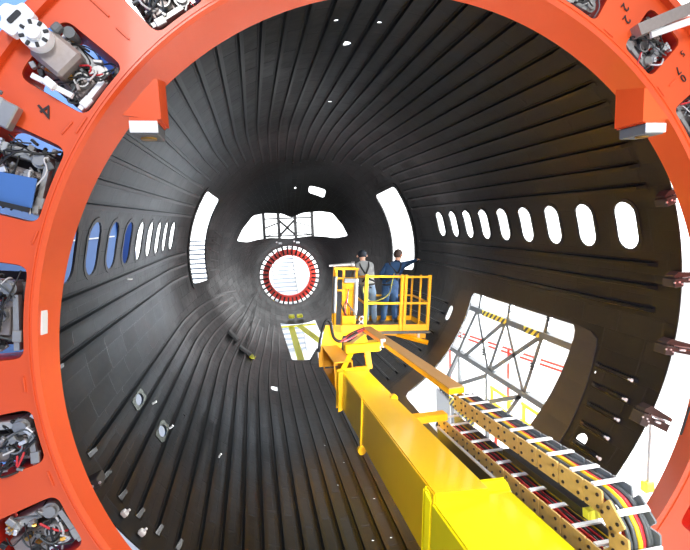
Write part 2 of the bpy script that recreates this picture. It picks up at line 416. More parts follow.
# stringers: hat sections running lengthwise
def stringer(th, segs, w=.088, h=.044):
    b = MB(); t = R(th)
    prof = [(-.5, -.004), (-.48, .007), (-.30, .008), (-.20, h), (.20, h), (.30, .008), (.48, .007), (.5, -.004)]
    for y0, y1 in segs:
        n = max(2, int((y1-y0)/.3)); rows = []
        for i in range(n+1):
            y = y0+(y1-y0)*i/n; rad = (sec(y)[0]+2.9)/2; sc_ = min(1, rad/2.9+.1)
            e = [0.04 if i in (0, n) else 1][0]
            rows.append([S(y, t+u*w*sc_/rad, hh*(e if hh > .02 else 1)+(.007 if hh > .02 and e < 1 else 0)) for u, hh in prof])
            if i == 0:
                y = y0+.09; rows.append([S(y, t+u*w*sc_/rad, hh) for u, hh in prof])
            if i == n-1:
                y = y1-.09; rows.append([S(y, t+u*w*sc_/rad, hh) for u, hh in prof])
        rows.sort(key=lambda r: r[0].y)
        b.grid(rows, smooth=False)
    return b.build('stringer', M['stringer'], fus, recalc=True)
def segments(th):
    right = -90 < th < 90; t = th if right else (180-th if th > 0 else -180-th)   # mirrored angle, -90..90
    y0 = 3.78; y1 = 11.1
    if t > 60: y1 = 11.9-(90-t)*.02
    elif t > 50: y1 = 10.9
    elif t > 35.5: y1 = 10.05+.03*(t-35)
    elif t > -8: y1 = 10.15
    elif t > -75: y1 = 10.6 if right else 13.2+(.6 if int(abs(th)) % 2 else 0)
    segs = [(y0, y1)]
    if right and -66 < t < -9: segs = [(y0, 4.48-(-t-12)*.011), (8.5, y1)]
    return [s for s in segs if s[1]-s[0] > .25]
for k in range(30):
    th = 21.6+4.717*k; stringer(th, segments(th))
for th in (4.9, 0, -4.9, 175.1, 180, -175.1): stringer(th, segments(th))
for k in range(31):
    th = -20.5-4.633*k; stringer(th, segments(th))
for k in range(5): stringer(173-6*k+12, [(11.75+.1*k, 12.75)], w=.05, h=.015)
# window frames, door and cargo surrounds
def band(poly, grow_y, grow_t, h, name, material, label=None):
    cy = sum(p[0] for p in poly)/len(poly); ct = sum(p[1] for p in poly)/len(poly)
    hy = max(abs(p[0]-cy) for p in poly); ht = max(abs(p[1]-ct) for p in poly)
    q = [(cy+(y-cy)*(1+grow_y/hy), ct+(t-ct)*(1+grow_t/ht)) for y, t in poly]
    b = MB(); n = len(poly)
    rows = [[S(y, R(t), -.0) for y, t in poly], [S(y, R(t), h) for y, t in poly], [S(y, R(t), h) for y, t in q], [S(y, R(t), .001) for y, t in q]]
    b.grid(rows, smooth=False, closed=True); return b.build(name, material, fus, label, recalc=False)
for y in WY:
    for t in (WT, 180-WT): band(stadium(y, t, .144 if t < 90 else .167, WH+.05), .045, .9, .007, 'window_frame', M['frame'])
band(DOOR, .10, 2.0, .012, 'door_frame', M['frame']); band([(y, 180-t) for y, t in DOOR], .10, 2.0, .012, 'door_frame', M['frame'])
n = len(CARGO); cp = CARGO
b = MB(); oc = []
for y, t in cp:
    yy = y+(.55 if y > 6.2 else -.36-(-t-12)*.006)*min(1, abs(y-6.23)/1.1); tt = t+(.0 if t > -20 else (-2.5 if t < -55 else 0)); oc.append((yy, tt-.8 if t > -14 else tt))
b.grid([[S(y, R(t), 0) for y, t in cp], [S(y, R(t), .014) for y, t in cp], [S(y, R(t), .014) for y, t in oc], [S(y, R(t), .001) for y, t in oc]], smooth=False, closed=True)
b.build('cargo_door_surround', M['surround'], fus, recalc=False)
for (y, t) in ((5.22, -157.2), (5.22, -147.9)):
    st = stadium(y, t, .132, 1.17, 8); b = MB(); sq = []
    for yy, tt in st:
        dy, dt = (yy-y)/.132, (tt-t)/1.17; m_ = max(abs(dy), abs(dt)); sq.append((y+dy/m_*.21, t+dt/m_*1.45))
    b.grid([[S(yy, R(tt), 0) for yy, tt in st], [S(yy, R(tt), .012) for yy, tt in st], [S(yy, R(tt), .012) for yy, tt in sq], [S(yy, R(tt), .001) for yy, tt in sq]], smooth=False, closed=True)
    b.build('porthole_doubler', M['plate'], fus, 'grey green doubler plate round a porthole', recalc=False)
def clip(y, t, s=.045):
    b = MB(); p = S(y, R(t), .03); n_ = Nrm(y, R(t)); b.box(p, (s, s*1.3, s), n_.to_track_quat('Z', 'Y').to_matrix(), .008)
    b.cyl(p, p-n_*.05, .012, n=8); b.build('locating_pin', M['white'], fus, 'small white locating pin')
for y, t in ((3.66, -148.6), (3.64, -144.2), (3.84, -20.7), (3.82, -25.1), (3.80, -29.8), (3.80, -34.4), (3.75, -39)): clip(y, t, .045 if t < -100 else .03)
for y, t in ((5.42, -153.8), (5.36, -146.6), (6.0, 176), (5.6, -131)): clip(y, t, .022)

# ------------------------------------------------------------------ hall
hf = MB().box((0, 12, -4.62), (60, 60, .04)).build('floor', M['floor']); tag(hf, kind='structure')
wl = MB(); wl.box((-6.3, 7.75, 2.0), (.3, 23.5, 13.2))
wl = wl.build('wall_left', M['blue']); tag(wl, kind='structure')
b = MB(); b.box((-6.12, 7, .55), (.06, 20, .04)); b = b.build('trim_1', M['white']); tag(b, kind='structure')
b = MB(); b.box((-6.1, 18.5, 2.0), (.08, 2.0, 13.2)); b = b.build('trim_3', M['darkblue']); tag(b, kind='structure')
b = MB(); b.bar((-6.05, 8.3, 6.2), (-6.05, 9.9, 4.2), .12, .25); b = b.build('trim_2', M['darkblue']); tag(b, kind='structure')

# ------------------------------------------------------------------ assembly ring
RC = Vector((.004, 2.902, .079)); AX = math.asin(.1/math.hypot(1, .1))
RM = Matrix.Translation(RC) @ Matrix.Rotation(-AX, 4, 'X')
ring = thing('assembly_ring', (0, 3, -3.2), 'huge orange ring frame with rounded pockets round the open end of the black barrel', 'machine frame')
def rp(r, a, y=0, c=(0, 0)): return Vector((c[0]+r*math.cos(R(a)), y, c[1]+r*math.sin(R(a))))
RI, RO, RF, FO, D = 2.597, 3.22, 2.623, (.041, -.108), .267
mb = MB(RM); NR = 240; A = [360*i/NR for i in range(NR)]
mb.grid([[rp(RI, a, .02) for a in A], [rp(RI+.02, a, 0) for a in A], [rp(RO, a, 0) for a in A], [rp(RO, a, D) for a in A], [rp(RF, a, D, FO) for a in A], [rp(RI, a, .02) for a in A]], smooth=False, closed=True)
bmesh.ops.remove_doubles(mb.b, verts=mb.b.verts[:], dist=1e-5)
body = mb.build('ring_body', M['orange'], ring)
POCK = [(28.6, 36), (43.1, 50.4), (57, 64.6), (71.5, 79), (86, 93.5), (100.5, 108), (112.5, 119), (123.3, 131.7), (138.1, 146.5), (151.5, 162), (167.6, 179.7), (186.3, 193.6), (198.2, 206), (214, 222), (229, 237), (244, 252), (259, 267), (274, 282), (289, 297), (304, 312), (318, 325.5), (331.5, 339), (345, 352.5), (0, 7.5), (14.3, 21.8)]
cb = MB(RM)
def pocket(a0, a1, r0=2.665, r1=3.09, rad=.07):
    am = R((a0+a1)/2); r0 = max(r0, RF+FO[0]*math.cos(am)+FO[1]*math.sin(am)+.06)
    w_ = R(a1-a0); p = rpoly([(r0, R(a0)*2.9), (r1, R(a0)*2.9), (r1, R(a1)*2.9), (r0, R(a1)*2.9)], rad, 5); o = []
    for i, q in enumerate(p):
        n_ = p[(i+1) % len(p)]; k = 4 if (Vector(n_)-Vector(q)).length > .1 else 1
        for j in range(k): t = j/k; o.append((q[0]+(n_[0]-q[0])*t, math.degrees((q[1]+(n_[1]-q[1])*t)/2.9)))
    return o
for a0, a1 in POCK:
    q = pocket(a0, a1); cb.prism([rp(r, a, -.05) for r, a in q], (0, .5, 0))
cut(body, cb)
for f in body.data.polygons: f.use_smooth = False
b = MB(RM)
b.grid([[rp(RO-.03, a, 0) for a in A], [rp(RO-.03, a, -.05) for a in A], [rp(RO+.03, a, -.05) for a in A], [rp(RO+.03, a, .02) for a in A], [rp(RO-.03, a, .02) for a in A]], smooth=False, closed=True)
b.grid([[rp(RO+.10, a, .06) for a in A], [rp(RO+.10, a, .03) for a in A], [rp(RO, a, .03) for a in A], [rp(RO, a, .06) for a in A]], smooth=False, closed=True)
b.build('outer_flange', M['orange'], ring)
b = MB(RM)
b.grid([[rp(RI+.035, a, 0) for a in A], [rp(RI+.035, a, -.006) for a in A], [rp(RI+.047, a, -.006) for a in A], [rp(RI+.047, a, 0) for a in A]], smooth=False, closed=True)
b.build('weld_bead', M['orange'], ring)
# box webs behind the pockets (dark red liners between them)
for a0, a1 in POCK:
    b = MB(RM); q = pocket(a0, a1)
    q = [(2.88+(r-2.88)*.985, (a0+a1)/2+(a-(a0+a1)/2)*.985) for r, a in q]
    b.grid([[rp(r, a, .012) for r, a in q], [rp(r, a, D-.002) for r, a in q]], smooth=False, closed=True)
    b.build('pocket_liner', M['red_dark'], ring)
def seam(r, a, l, w_=.012, rot=0):
    b = MB(RM); p = rp(r, a, -.004); b.box(p, (l, .01, w_), Matrix.Rotation(-R(a+rot), 3, 'Y'), .003); b.build('weld_seam', M['orange'], ring)
for r, a, l, ro in ((3.0, 134.5, .16, 0), (2.8, 134.9, .1, 0), (2.72, 149, .1, 80), (2.66, 163.8, .09, 80), (2.66, 147.8, .12, 88), (2.8, 39.6, .1, 0), (2.66, 54, .1, 90), (2.66, 40, .1, 90), (2.68, 183, .1, 90), (2.68, 196, .1, 90), (3.0, 165, .12, 0)): seam(r, a, l, rot=ro)
b = MB(RM); b.box((FO[0]*.3+2.603*math.cos(R(175.2)), .09, 2.603*math.sin(R(175.2))), (.012, .075, .15), Matrix.Rotation(-R(175.2), 3, 'Y'), .001)
b.build('reflective_sticker', M['white'], ring, 'small white sticker on the bore')
def text(s, X, size, parent, name='marking', material='ink', depth=.002):
    cu = bpy.data.curves.new('t', 'FONT'); cu.body = s; cu.size = size; cu.extrude = depth; cu.align_x = 'CENTER'; cu.align_y = 'CENTER'
    o = bpy.data.objects.new('t', cu); col.objects.link(o); bpy.context.view_layer.update()
    me = bpy.data.meshes.new_from_object(o.evaluated_get(bpy.context.evaluated_depsgraph_get())); bpy.data.objects.remove(o)
    me.transform(Matrix.Translation(-org(parent)) @ X); me.materials.append(M[material])
    o = bpy.data.objects.new(name, me); col.objects.link(o); o.parent = parent; return o
def ringtext(s, r, a, size, spin):
    p = rp(r, a, -.006)
    X = RM @ Matrix.Translation(p) @ Matrix.Rotation(R(spin), 4, 'Y') @ Matrix.Rotation(R(90), 4, 'X')
    text(s, X, size, ring).__setitem__('label', 'handwritten black number')
ringtext('4', 2.87, 148.3, .14, 145)
ringtext('2', 2.92, 53.9, .10, 130); ringtext('2', 2.85, 52.6, .10, 130)
ringtext('7', 2.90, 40.4, .09, 140); ringtext('0', 2.90, 38.9, .09, 140); ringtext('5', 3.03, 41.8, .07, 140)
# hanging brackets with white sensor blocks
def bracket(x0, x1, zt, zb, xin):
    b = MB(); y = 2.80; xm = x1 if xin > 0 else x0     # xm: the cabin side of the gusset
    xo = x0 if xin > 0 else x1
    tri = [(xo-.035*xin, y, zb+.02), (xm, y, zb), (xm, y, zt)]
    b.prism(tri, (0, .02, 0)); b.prism([(xm, y, zb), (xm, y, zt), (xm, y+.26, zt+.06), (xm, y+.26, zb)], (.02*xin, 0, 0))
    b.box(((x0+x1)/2, y+.13, zb), (x1-x0, .26, .02))
    g = b.build('hanging_bracket', M['orange'], ring)
    b = MB(); b.box(((x0+x1)/2, y+.12, zb-.05), (x1-x0-.01, .24, .075), None, .004); b.build('sensor_housing', M['grey'], g)
    b = MB(); b.box(((x0+x1)/2, y-.008, zb-.045), (x1-x0, .014, .066), None, .002); b.build('front_plate', M['white'], g, 'white front plate')
    b = MB(); b.cyl(((x0+x1)/2, y+.11, zb-.0875), ((x0+x1)/2, y+.11, zb-.098), .045, n=20); b.build('sensor_window', M['brass'], g)
bracket(-1.915, -1.762, 1.70, 1.475, 1)
bracket(1.625, 1.80, 1.72, 1.483, -1)

# ------------------------------------------------------------------ drilling units in the pockets
def unit(ac, label, seed, rot=0, big=False, white=True, w=.40):
    rn = random.Random(seed)
    X = RM @ Matrix.Rotation(-R(ac-90), 4, 'Y') @ Matrix.Translation((0, 0, 2.87)) @ Matrix.Rotation(R(rot), 4, 'Y')
    loc = X @ Vector((0, .1, 0)); t = thing('drilling_unit', loc, label, 'drilling unit', 'drilling units in the ring pockets')
    hw = w/2-.03
    b = MB(X); b.box((0, .235, .0), (hw*1.9, .02, .385), None, .004); b.build('back_plate', M['darkplate'], t)
    b = MB(X); b.box((-hw*.25, .16, .02), (hw*.95, .2, .36), None, .008); b.box((-hw*.25, .05, .03), (hw*.7, .03, .30), None, .005)
    h = b.build('housing', M['taupe'], t)
    b = MB(X)
    for i in range(4): b.box((-hw*.45+.10*(i % 2), .03, -.05+.12*(i//2)), (.035, .02, .045), Matrix.Rotation(.2, 3, 'Y'), .004)
    b.build('cover_slot', M['black'], h)
    b = MB(X); b.pipe((-hw*.1, .0, -.07), (-hw*.1, .12, -.07), .045, .036); b.build('drill_sleeve', M['steel'], t)
    b = MB(X); b.box((hw*.62, .12, .05), (hw*.28, .16, .22), None, .006); b.box((hw*.62, .03, .12), (hw*.3, .03, .07), None, .004)
    b.build('valve_block', M['lightgrey'], t)
    b = MB(X)
    for i in range(4): b.cyl((hw*.5+.022*i, .0, .12), (hw*.5+.022*i, .03, .12), .008, n=8)
    b.build('valve_fitting', M['brass'] if rn.random() < .5 else M['white_metal'], t)
    b = MB(X); b.bar((-hw*.95, .04, -.17), (hw*.4, .04, -.15), .05, .03, Vector((0, 1, 0))); b.box((-hw*.6, .02, -.17), (.07, .03, .05), None, .004)
    b.build('slide_rail', M['white'] if big else M['midmetal'], t)
    b = MB(X); b.box((hw*.3, .18, -.13), (hw*.8, .14, .1), None, .01); b.build('gearbox', M['grey'], t)
    b = MB(X); b.cyl((hw*.55, .03, -.1), (hw*.55, .2, -.1), .05, n=16); b.cyl((hw*.55, .01, -.1), (hw*.55, .03, -.1), .035, n=16); b.build('motor', M['steel'], t)
    for i in range(34 if big else 22):
        b = MB(X); p = (rn.uniform(-hw, hw), rn.uniform(-.01, .09), rn.uniform(-.17, .19))
        b.box(p, (rn.uniform(.015, .06), .03, rn.uniform(.01, .045)), Matrix.Rotation(rn.uniform(-1, 1), 3, 'Y'), .003)
        b.build('small_bracket', M[rn.choice(['white_metal', 'midmetal', 'midmetal', 'black', 'steel', 'grey', 'taupe'])], t)
    b = MB(X)
    for i in range(6):
        p = Vector((rn.uniform(-hw, hw), -.0, rn.uniform(-.15, .18))); b.cyl(p, p+Vector((rn.uniform(-.03, .03), .05, rn.uniform(-.03, .03))), rn.uniform(.008, .016), n=8)
    b.build('pneumatic_fitting', rn.choice([M['bluetape'], M['black'], M['brass']]), t)
    kinds = ['black']*10+['greycable']*4+['whitecable', 'whitecable', 'redcable', 'black']
    for i, k in enumerate(kinds):
        a = Vector((rn.uniform(-hw, hw), rn.uniform(-.02, .08), rn.uniform(-.15, .19))); c = Vector((rn.uniform(-hw, hw), rn.uniform(.0, .1), rn.uniform(-.19, .1)))
        q = (a+c)/2+Vector((rn.uniform(-.1, .1), rn.uniform(-.07, -.01), rn.uniform(-.1, .1))); q.x = max(-hw, min(hw, q.x)); q.z = max(-.18, min(.2, q.z))
        q2 = (q+c)/2+Vector((rn.uniform(-.05, .05), 0, rn.uniform(-.05, .05)))
        b = MB(X); b.tube([a, q, q2, c], rn.uniform(.004, .0075), n=6, smooth=4); b.build('cable', M[k], t)
    if big:   # lobed flange standing proud of the ring rim
        b = MB(X); cx, cz = -.0, .20
        b.box((cx, .0, cz-.10), (.20, .14, .22), None, .02); b.build('motor_mount', M['taupe'], t)
        b = MB(X); b.cyl((cx, -.14, cz), (cx, -.06, cz), .08, n=28)
        f = b.build('motor_flange', M['white'], t, 'white round flange')
        b = MB(X)
        for k in range(8):
            a = 2*PI*k/8+.2; b.box((cx+.065*math.cos(a), -.143, cz+.065*math.sin(a)), (.028, .012, .018), Matrix.Rotation(-a, 3, 'Y'), .003)
        b.build('flange_slot', M['black'], f)
        b = MB(X); b.cyl((cx, -.165, cz), (cx, -.14, cz), .04, n=20); b.build('hub', M['white'], f)
        b = MB(X); q = rpoly([(-.09, .27), (-.10, .36), (-.05, .37), (-.03, .42), (.03, .42), (.05, .37), (.10, .36), (.09, .27)], .02, 3)
        b.prism([(x+cx, -.13, z) for x, z in q], (0, .05, 0)); pl = b.build('lobed_plate', M['white'], t, 'white plate with four lobes')
        b = MB(X); b.prism([(x+cx, -.136, z) for x, z in rpoly([(-.045, .32), (-.045, .35), (.045, .35), (.045, .32)], .017, 4)], (0, .01, 0)); b.build('lobed_plate_slot', M['black'], pl)
        b = MB(X); b.cyl((.15, -.04, .14), (.15, .06, .14), .035, n=16); b.box((.12, -.05, .19), (.06, .05, .05), None, .01); b.build('air_motor', M['grey'], t)
        b = MB(X); b.box((.05, -.04, .22), (.1, .05, .03), Matrix.Rotation(.5, 3, 'Y'), .004); b.build('blue_connector', M['bluetape'], t, 'bright blue connector')
    return t, X
unit(127.5, 'drilling unit in the top left pocket, right of the one with the white flange', 11, 8)
tA, XA = unit(142.3, 'drilling unit with a white lobed flange, in the pocket beside the number 4', 12, 6, big=True)
tB, XB = unit(156.8, 'drilling unit with round white knob and blue panel, in the pocket below the number 4', 23, -4, w=.5)
tC, XC = unit(173.6, 'drilling unit in the tall pocket at the left edge, just above the white sticker', 31, 0, w=.56)
unit(190, 'drilling unit in the small pocket at the left edge, just below the white sticker', 44, 10)
unit(202, 'drilling unit in the pocket at the bottom left corner of the orange ring', 55, 0)
unit(60.8, 'drilling unit in the top pocket to the left of the handwritten 22', 66, 0)
tH, XH = unit(46.8, 'drilling unit with long silver rail, in the pocket right of the handwritten 22', 77, 10)
unit(32.3, 'drilling unit at the right edge, in the pocket below the handwritten 70', 88, 0)
unit(335.2, 'drilling unit with black cables, in the pocket at the bottom right corner', 99, 0, w=.34)
# individual extras of some units
b = MB(XB); b.cyl((-.17, -.12, .17), (-.17, -.02, .17), .075, n=24); k = b.build('knob', M['white'], tB, 'round white knob')
b = MB(XB); b.pipe((-.17, -.14, .17), (-.17, -.12, .17), .045, .03); b.build('knob_rim', M['lightgrey'], k)
b = MB(XB); b.box((-.1, -.03, .0), (.18, .012, .30), Matrix.Rotation(-.1, 3, 'Y'), .003); b.build('blue_panel', M['blue'], tB, 'flat blue panel')
b = MB(XB); b.bar((-.2, -.05, .12), (-.19, -.04, -.15), .03, .03, Vector((0, 1, 0))); b.build('linkage', M['black'], tB)
b = MB(XH); b.bar((-.16, -.04, -.12), (-.02, -.12, .34), .10, .09, Vector((0, 1, 0))); b.build('guide_rail', M['taupe'], tH, 'long silver guide rail')
b = MB(XH); b.bar((-.07, -.07, -.05), (.10, -.15, .40), .025, .05, Vector((0, 1, 0))); b.build('white_bar', M['white'], tH, 'white edge bar')
b = MB(XA); b.bar((-.19, -.06, .10), (-.13, -.04, -.12), .03, .03, Vector((0, 1, 0))); b.box((-.16, -.07, .0), (.05, .04, .07), None, .006); b.build('white_rail', M['white'], tA, 'white rail with sensor')
# separate clamp body on the rim beside the number 4
t = thing('rim_bracket', RM @ rp(3.12, 151.3, -.05), 'white and grey bracket box fixed on the orange outer rim at the far left', 'bracket')
X = RM @ Matrix.Rotation(-R(151.0-90), 4, 'Y') @ Matrix.Translation((0, 0, 3.10))
b = MB(X); b.box((0, -.03, .02), (.16, .12, .16), None, .01); b.build('box', M['lightgrey'], t)
b = MB(X); b.box((-.0, -.05, -.10), (.15, .07, .09), None, .008); b.build('block', M['steel'], t)
b = MB(X); b.box((0, -.10, .05), (.13, .02, .12), None, .006); b.build('face_plate', M['white'], t)
b = MB(X); b.tube([(.07, -.1, .08), (.1, -.12, .05), (.1, -.1, -.05)], .012); b.build('handle', M['grey'], t)

# ------------------------------------------------------------------ clamps joining barrel rim and ring
def clamp(th, label, y=3.58, s=1.0):
    X = Matrix.Translation((0, 0, 0)) @ Matrix.Rotation(-R(th), 4, 'Y')
    t = thing('rim_clamp', X @ Vector((2.86, y, 0)), label, 'clamp', 'steel clamps on the barrel rim')
    b = MB(X); b.box((2.835, y-.02, -.02*s), (.11, .14, .085*s), None, .006); h = b.build('jaw', M['clampm'], t)
    b = MB(X)
    for i in (-1, 1): b.cyl((2.80+.03*i, y-.09, -.01), (2.80+.03*i, y-.10, -.01), .01, n=8)
    b.cyl((2.86, y-.09, -.03), (2.86, y-.10, -.03), .008, n=8); b.build('bolt', M['white_metal'], h)
    b = MB(X); b.prism([(2.80, y-.06, .05*s), (2.86, y-.06, .085*s), (3.13, y-.10, .06*s), (3.13, y-.10, .035*s), (2.80, y-.06, .03*s)], (0, .1, 0)); b.build('upper_arm', M['clampm'], t)
    b = MB(X); b.prism([(2.88, y-.06, .01*s), (3.13, y-.10, .015*s), (3.13, y-.10, -.04*s), (2.95, y-.06, -.035*s), (2.88, y-.06, -.02*s)], (0, .1, 0)); b.build('lower_arm', M['clampm'], t)
    b = MB(X); b.cyl((2.90, y-.03, .028*s), (3.1, y-.06, .022*s), .012, n=8); b.box((2.98, y-.09, -.0), (.07, .02, .02), None, .003); b.build('piston', M['white_metal'], t)
clamp(19.0, 'dark clamp on the right barrel rim, topmost, under the white sensor block', s=.9)
clamp(2.4, 'dark steel clamp on the right barrel rim, second from the top')
clamp(-11.5, 'dark steel clamp on the right barrel rim, third from the top', s=1.1)
clamp(-26.5, 'large dark steel clamp, lowest on the right barrel rim, above the yellow block', s=1.5)
clamp(-156.5, 'small clamp at the lower left of the barrel rim against the orange ring', s=.8)

# ------------------------------------------------------------------ boom lift
F0 = Vector((.0237, .9934, -.1126)).normalized(); Rt = F0.cross(Vector((0, 0, 1))).normalized(); Up = Rt.cross(F0)
BM = Matrix((Rt, F0, Up)).transposed().to_4x4(); BM.translation = CAM      # boom frame: x right, y along, z up
lift = thing('boom_lift', (.2, 3.5, -2.6), 'yellow telescopic boom platform reaching into the barrel from the lower right', 'boom lift')
def loft(b, secs):
    for (ya, pa), (yb, pb) in zip(secs, secs[1:]):
        n_ = len(pa); vs = [(x, ya, z) for x, z in pa]+[(x, yb, z) for x, z in pb]
        b._a(vs, [tuple(range(n_))[::-1], tuple(range(n_, 2*n_))]+[(i, (i+1) % n_, n_+(i+1) % n_, n_+i) for i in range(n_)])
    return b
main = [(1.07, -1.635), (1.50, -1.66), (1.45, -2.19), (1.02, -2.17)]
b = loft(MB(BM), [(2.9, main), (6.79, main)]); bmesh.ops.bevel(b.b, geom=b.b.edges[:], offset=.012, segments=2, affect='EDGES')
boom = b.build('main_boom', M['yellow'], lift)
slv = [(1.055, -1.70), (1.68, -1.715), (1.63, -2.28), (1.0, -2.26)]
slr = [(1.04, -1.645), (1.70, -1.67), (1.65, -2.29), (.985, -2.27)]
b = loft(MB(BM), [(.9, slv), (2.93, slv), (3.03, slr), (3.06, slr)]); bmesh.ops.bevel(b.b, geom=b.b.edges[:], offset=.015, segments=2, affect='EDGES')
b.build('boom_sleeve', M['lemon'], lift, 'outer sleeve, yellow with near-end light in its colour')
b = MB(BM); b.prism([(1.22, 2.965, -1.68), (1.46, 2.965, -1.69), (1.46, 2.975, -1.685), (1.22, 2.975, -1.675)], (0, 0, .006)); b.build('access_slot', M['taupe'], lift)
# stiffener with lug, end flange
b = MB(BM); b.prism([(1.05, 5.2, -1.62), (1.07, 5.2, -1.62), (1.02, 5.2, -2.2), (1.0, 5.2, -2.2)], (0, .06, 0))
b.cyl((1.02, 5.2, -2.26), (1.02, 5.26, -2.26), .05, n=16); b.cyl((1.47, 5.2, -1.66), (1.47, 5.26, -1.66), .045, n=16); b.build('stiffener', M['yellow'], boom)
b = MB(BM)
for y in (6.6, 6.8): b.prism([(1.00, y, -1.61), (1.08, y, -1.61), (1.03, y, -2.2), (.96, y, -2.22)], (0, .03, 0))
b.box((1.27, 6.80, -1.9), (.5, .03, .6)); b.build('end_flange', M['yellow'], boom)
# inner boom: open channel running on to the platform mast
b = MB(BM); b.box((1.12, 7.55, -1.50), (.30, 1.5, .02)); b.box((1.12, 7.55, -1.93), (.30, 1.5, .02)); b.box((1.26, 7.55, -1.715), (.02, 1.5, .45)); b.box((.98, 6.85, -1.715), (.02, .04, .45)); b.box((.98, 8.28, -1.715), (.02, .05, .45))
b.build('inner_boom', M['amber'], lift)
b = MB(BM); b.prism([(.89, 8.3, -1.88), (.90, 8.3, -1.44), (1.06, 8.3, -1.09), (1.38, 8.3, -1.11), (1.38, 8.3, -1.27), (1.30, 8.3, -1.90)], (0, .05, 0))
b.prism([(1.36, 8.25, -1.11), (1.80, 8.25, -1.13), (1.80, 8.25, -1.22), (1.36, 8.25, -1.27)], (0, .1, 0)); b.build('end_plate', M['amber'], lift)
b = MB(BM); b.prism([(1.08, 6.7, -1.60), (1.28, 6.75, -1.42), (1.28, 6.75, -1.23), (1.60, 6.75, -1.23), (1.60, 6.75, -1.60)], (0, .02, 0)) if False else None
for (pa, pb, wd) in (((1.10, 6.78, -1.62), (1.30, 6.95, -1.36), .05), ((1.30, 6.78, -1.62), (1.52, 6.78, -1.62), .05), ((1.53, 6.78, -1.64), (1.53, 6.9, -1.30), .10)): b.bar(pa, pb, .08, wd)
b.build('gusset', M['yellow'], lift)
b = MB(BM); b.box((1.46, 6.95, -1.31), (.58, .26, .15), None, .015); b.prism([(1.20, 6.9, -1.30), (1.52, 6.9, -1.1), (1.56, 6.9, -1.22), (1.24, 6.9, -1.42)], (0, .2, 0)); b.build('slew_bracket', M['yellow'], lift)
b = MB(BM); b.cyl((1.80, 6.86, -1.33), (1.80, 6.86, -1.2), .04, n=14); b.build('slew_pin', M['white'], lift)
b = MB(BM); b.tube([(.88, 8.1, -1.55), (.93, 8.1, -1.3), (1.04, 8.12, -1.0), (1.13, 8.1, -1.02), (1.16, 8.0, -1.28), (1.3, 7.95, -1.36), (1.6, 7.9, -1.22)], .03, n=10, smooth=6); b.build('hydraulic_hose', M['black'], lift)
for i in range(4):
    b = MB(BM); b.tube([(1.25+.03*i, 7.9, -1.36), (1.5, 7.95, -1.22-.03*i), (1.75, 8.0, -1.16-.01*i)], .014, n=6); b.build('hose', M['redcable'] if i % 2 else M['black'], lift)
b = MB(BM); b.prism([(.87, 8.2, -1.5), (.72, 8.2, -1.72), (.74, 8.2, -1.80), (.87, 8.2, -1.80)], (0, .1, 0)); b.build('boom_foot', M['black'], lift)
# guide rail along the right with its tan top
g0 = BM @ Vector((1.86, 8.30, -1.22)); g1 = BM @ Vector((1.91, 4.33, -1.38))
b = MB(); b.bar(g0, g1, .18, .06); gr = b.build('guide_beam', M['amber'], lift)
b = MB(); b.bar(g0+Vector((0, 0, .036)), g1+Vector((0, 0, .036)), .17, .012); b.build('guide_beam_cover', M['tan'], gr, 'tan cover on the guide beam')
b = MB(BM); b.box((1.70, 4.70, -1.76), (.44, .14, .08), None, .006); b.build('chain_bracket', M['amber'], lift)
b = MB(BM); b.box((1.97, 3.4, -1.99), (.32, 2.5, .02)); b.box((1.80, 3.4, -1.93), (.015, 2.5, .13)); b.build('chain_tray', M['black'], lift)
b = MB(BM); b.box((1.795, 3.9, -1.86), (.03, 1.5, .02), None, .005); b.build('tray_lip', M['lightgrey'], lift)
b = MB(BM); b.box((2.0, 2.95, -1.66), (.2, .95, .05)); sb = b.build('support_channel', M['black'], lift)
b = MB(BM); b.box((2.0, 2.45, -1.66), (.19, .05, .055)); b.build('channel_end', M['lime'], sb, 'yellow painted end')

# platform, tilted with the boom
TL = R(4.3)
PM = Matrix.Translation((.775, 8.25, -1.44)) @ Matrix.Rotation(TL, 4, 'Y')
W_, Dp, H_ = 1.37, .98, 1.16
b = MB(PM); b.box((W_/2, Dp/2, .03), (W_, Dp, .04)); b.box((W_/2, 0, .02), (W_+.08, .06, .05)); b.box((W_*.5, Dp, .02), (W_, .05, .05))
b.build('platform_floor', M['gal'], lift)
b = MB(PM); b.box((W_/2, 0, .115), (W_-.02, .02, .13)); b.box((W_/2, Dp, .10), (W_-.02, .02, .11)); b.box((W_, Dp/2, .10), (.02, Dp, .11)); toe = b.build('toe_board', M['basket'], lift)
def post(x, y, s=.045, h=H_):
    q = MB(PM); q.box((x, y, .05+h/2), (s, s, h-.02), None, .004); q.build('post', M['basket'], lift)
for x in (.02, .76, .84, W_-.02): post(x, 0, .06)
for x in (0.02, .70, 1.12, W_-.02): post(x, Dp, .04, H_-.13)
post(W_-.01, .5, .04, H_-.06)
def rail(a, c, s=.04):
    q = MB(PM); q.bar(a, c, s, s); q.build('guard_rail', M['basket'], lift)
for z in (.62, H_): rail((0, 0, z), (W_, 0, z)); rail((W_, 0, z), (W_, Dp, z-(.13 if z > 1 else 0)), .035)
rail((0.3, Dp, .62), (W_, Dp, .62), .035)
rail((0.0, Dp, H_-.13), (W_, Dp, H_-.13), .035)
for z in (.62, H_): rail((0, 0, z), (0, Dp, z-(.13 if z > 1 else 0)), .035)
b = MB(PM); b.box((.40, 0, .6), (.0001, .0001, .0001)) if False else None
b = MB(PM); b.bar((.15, .45, -.05), (W_+.05, .25, -.13), .10, .09); b.bar((.8, .3, -.10), (W_+.06, .1, -.24), .07, .07); b.build('under_beam', M['amber'], lift)
b = MB(PM); b.cyl((W_-.12, .2, -.06), (W_-.12, .2, -.16), .03, n=12); b.build('under_joint', M['white_metal'], lift)
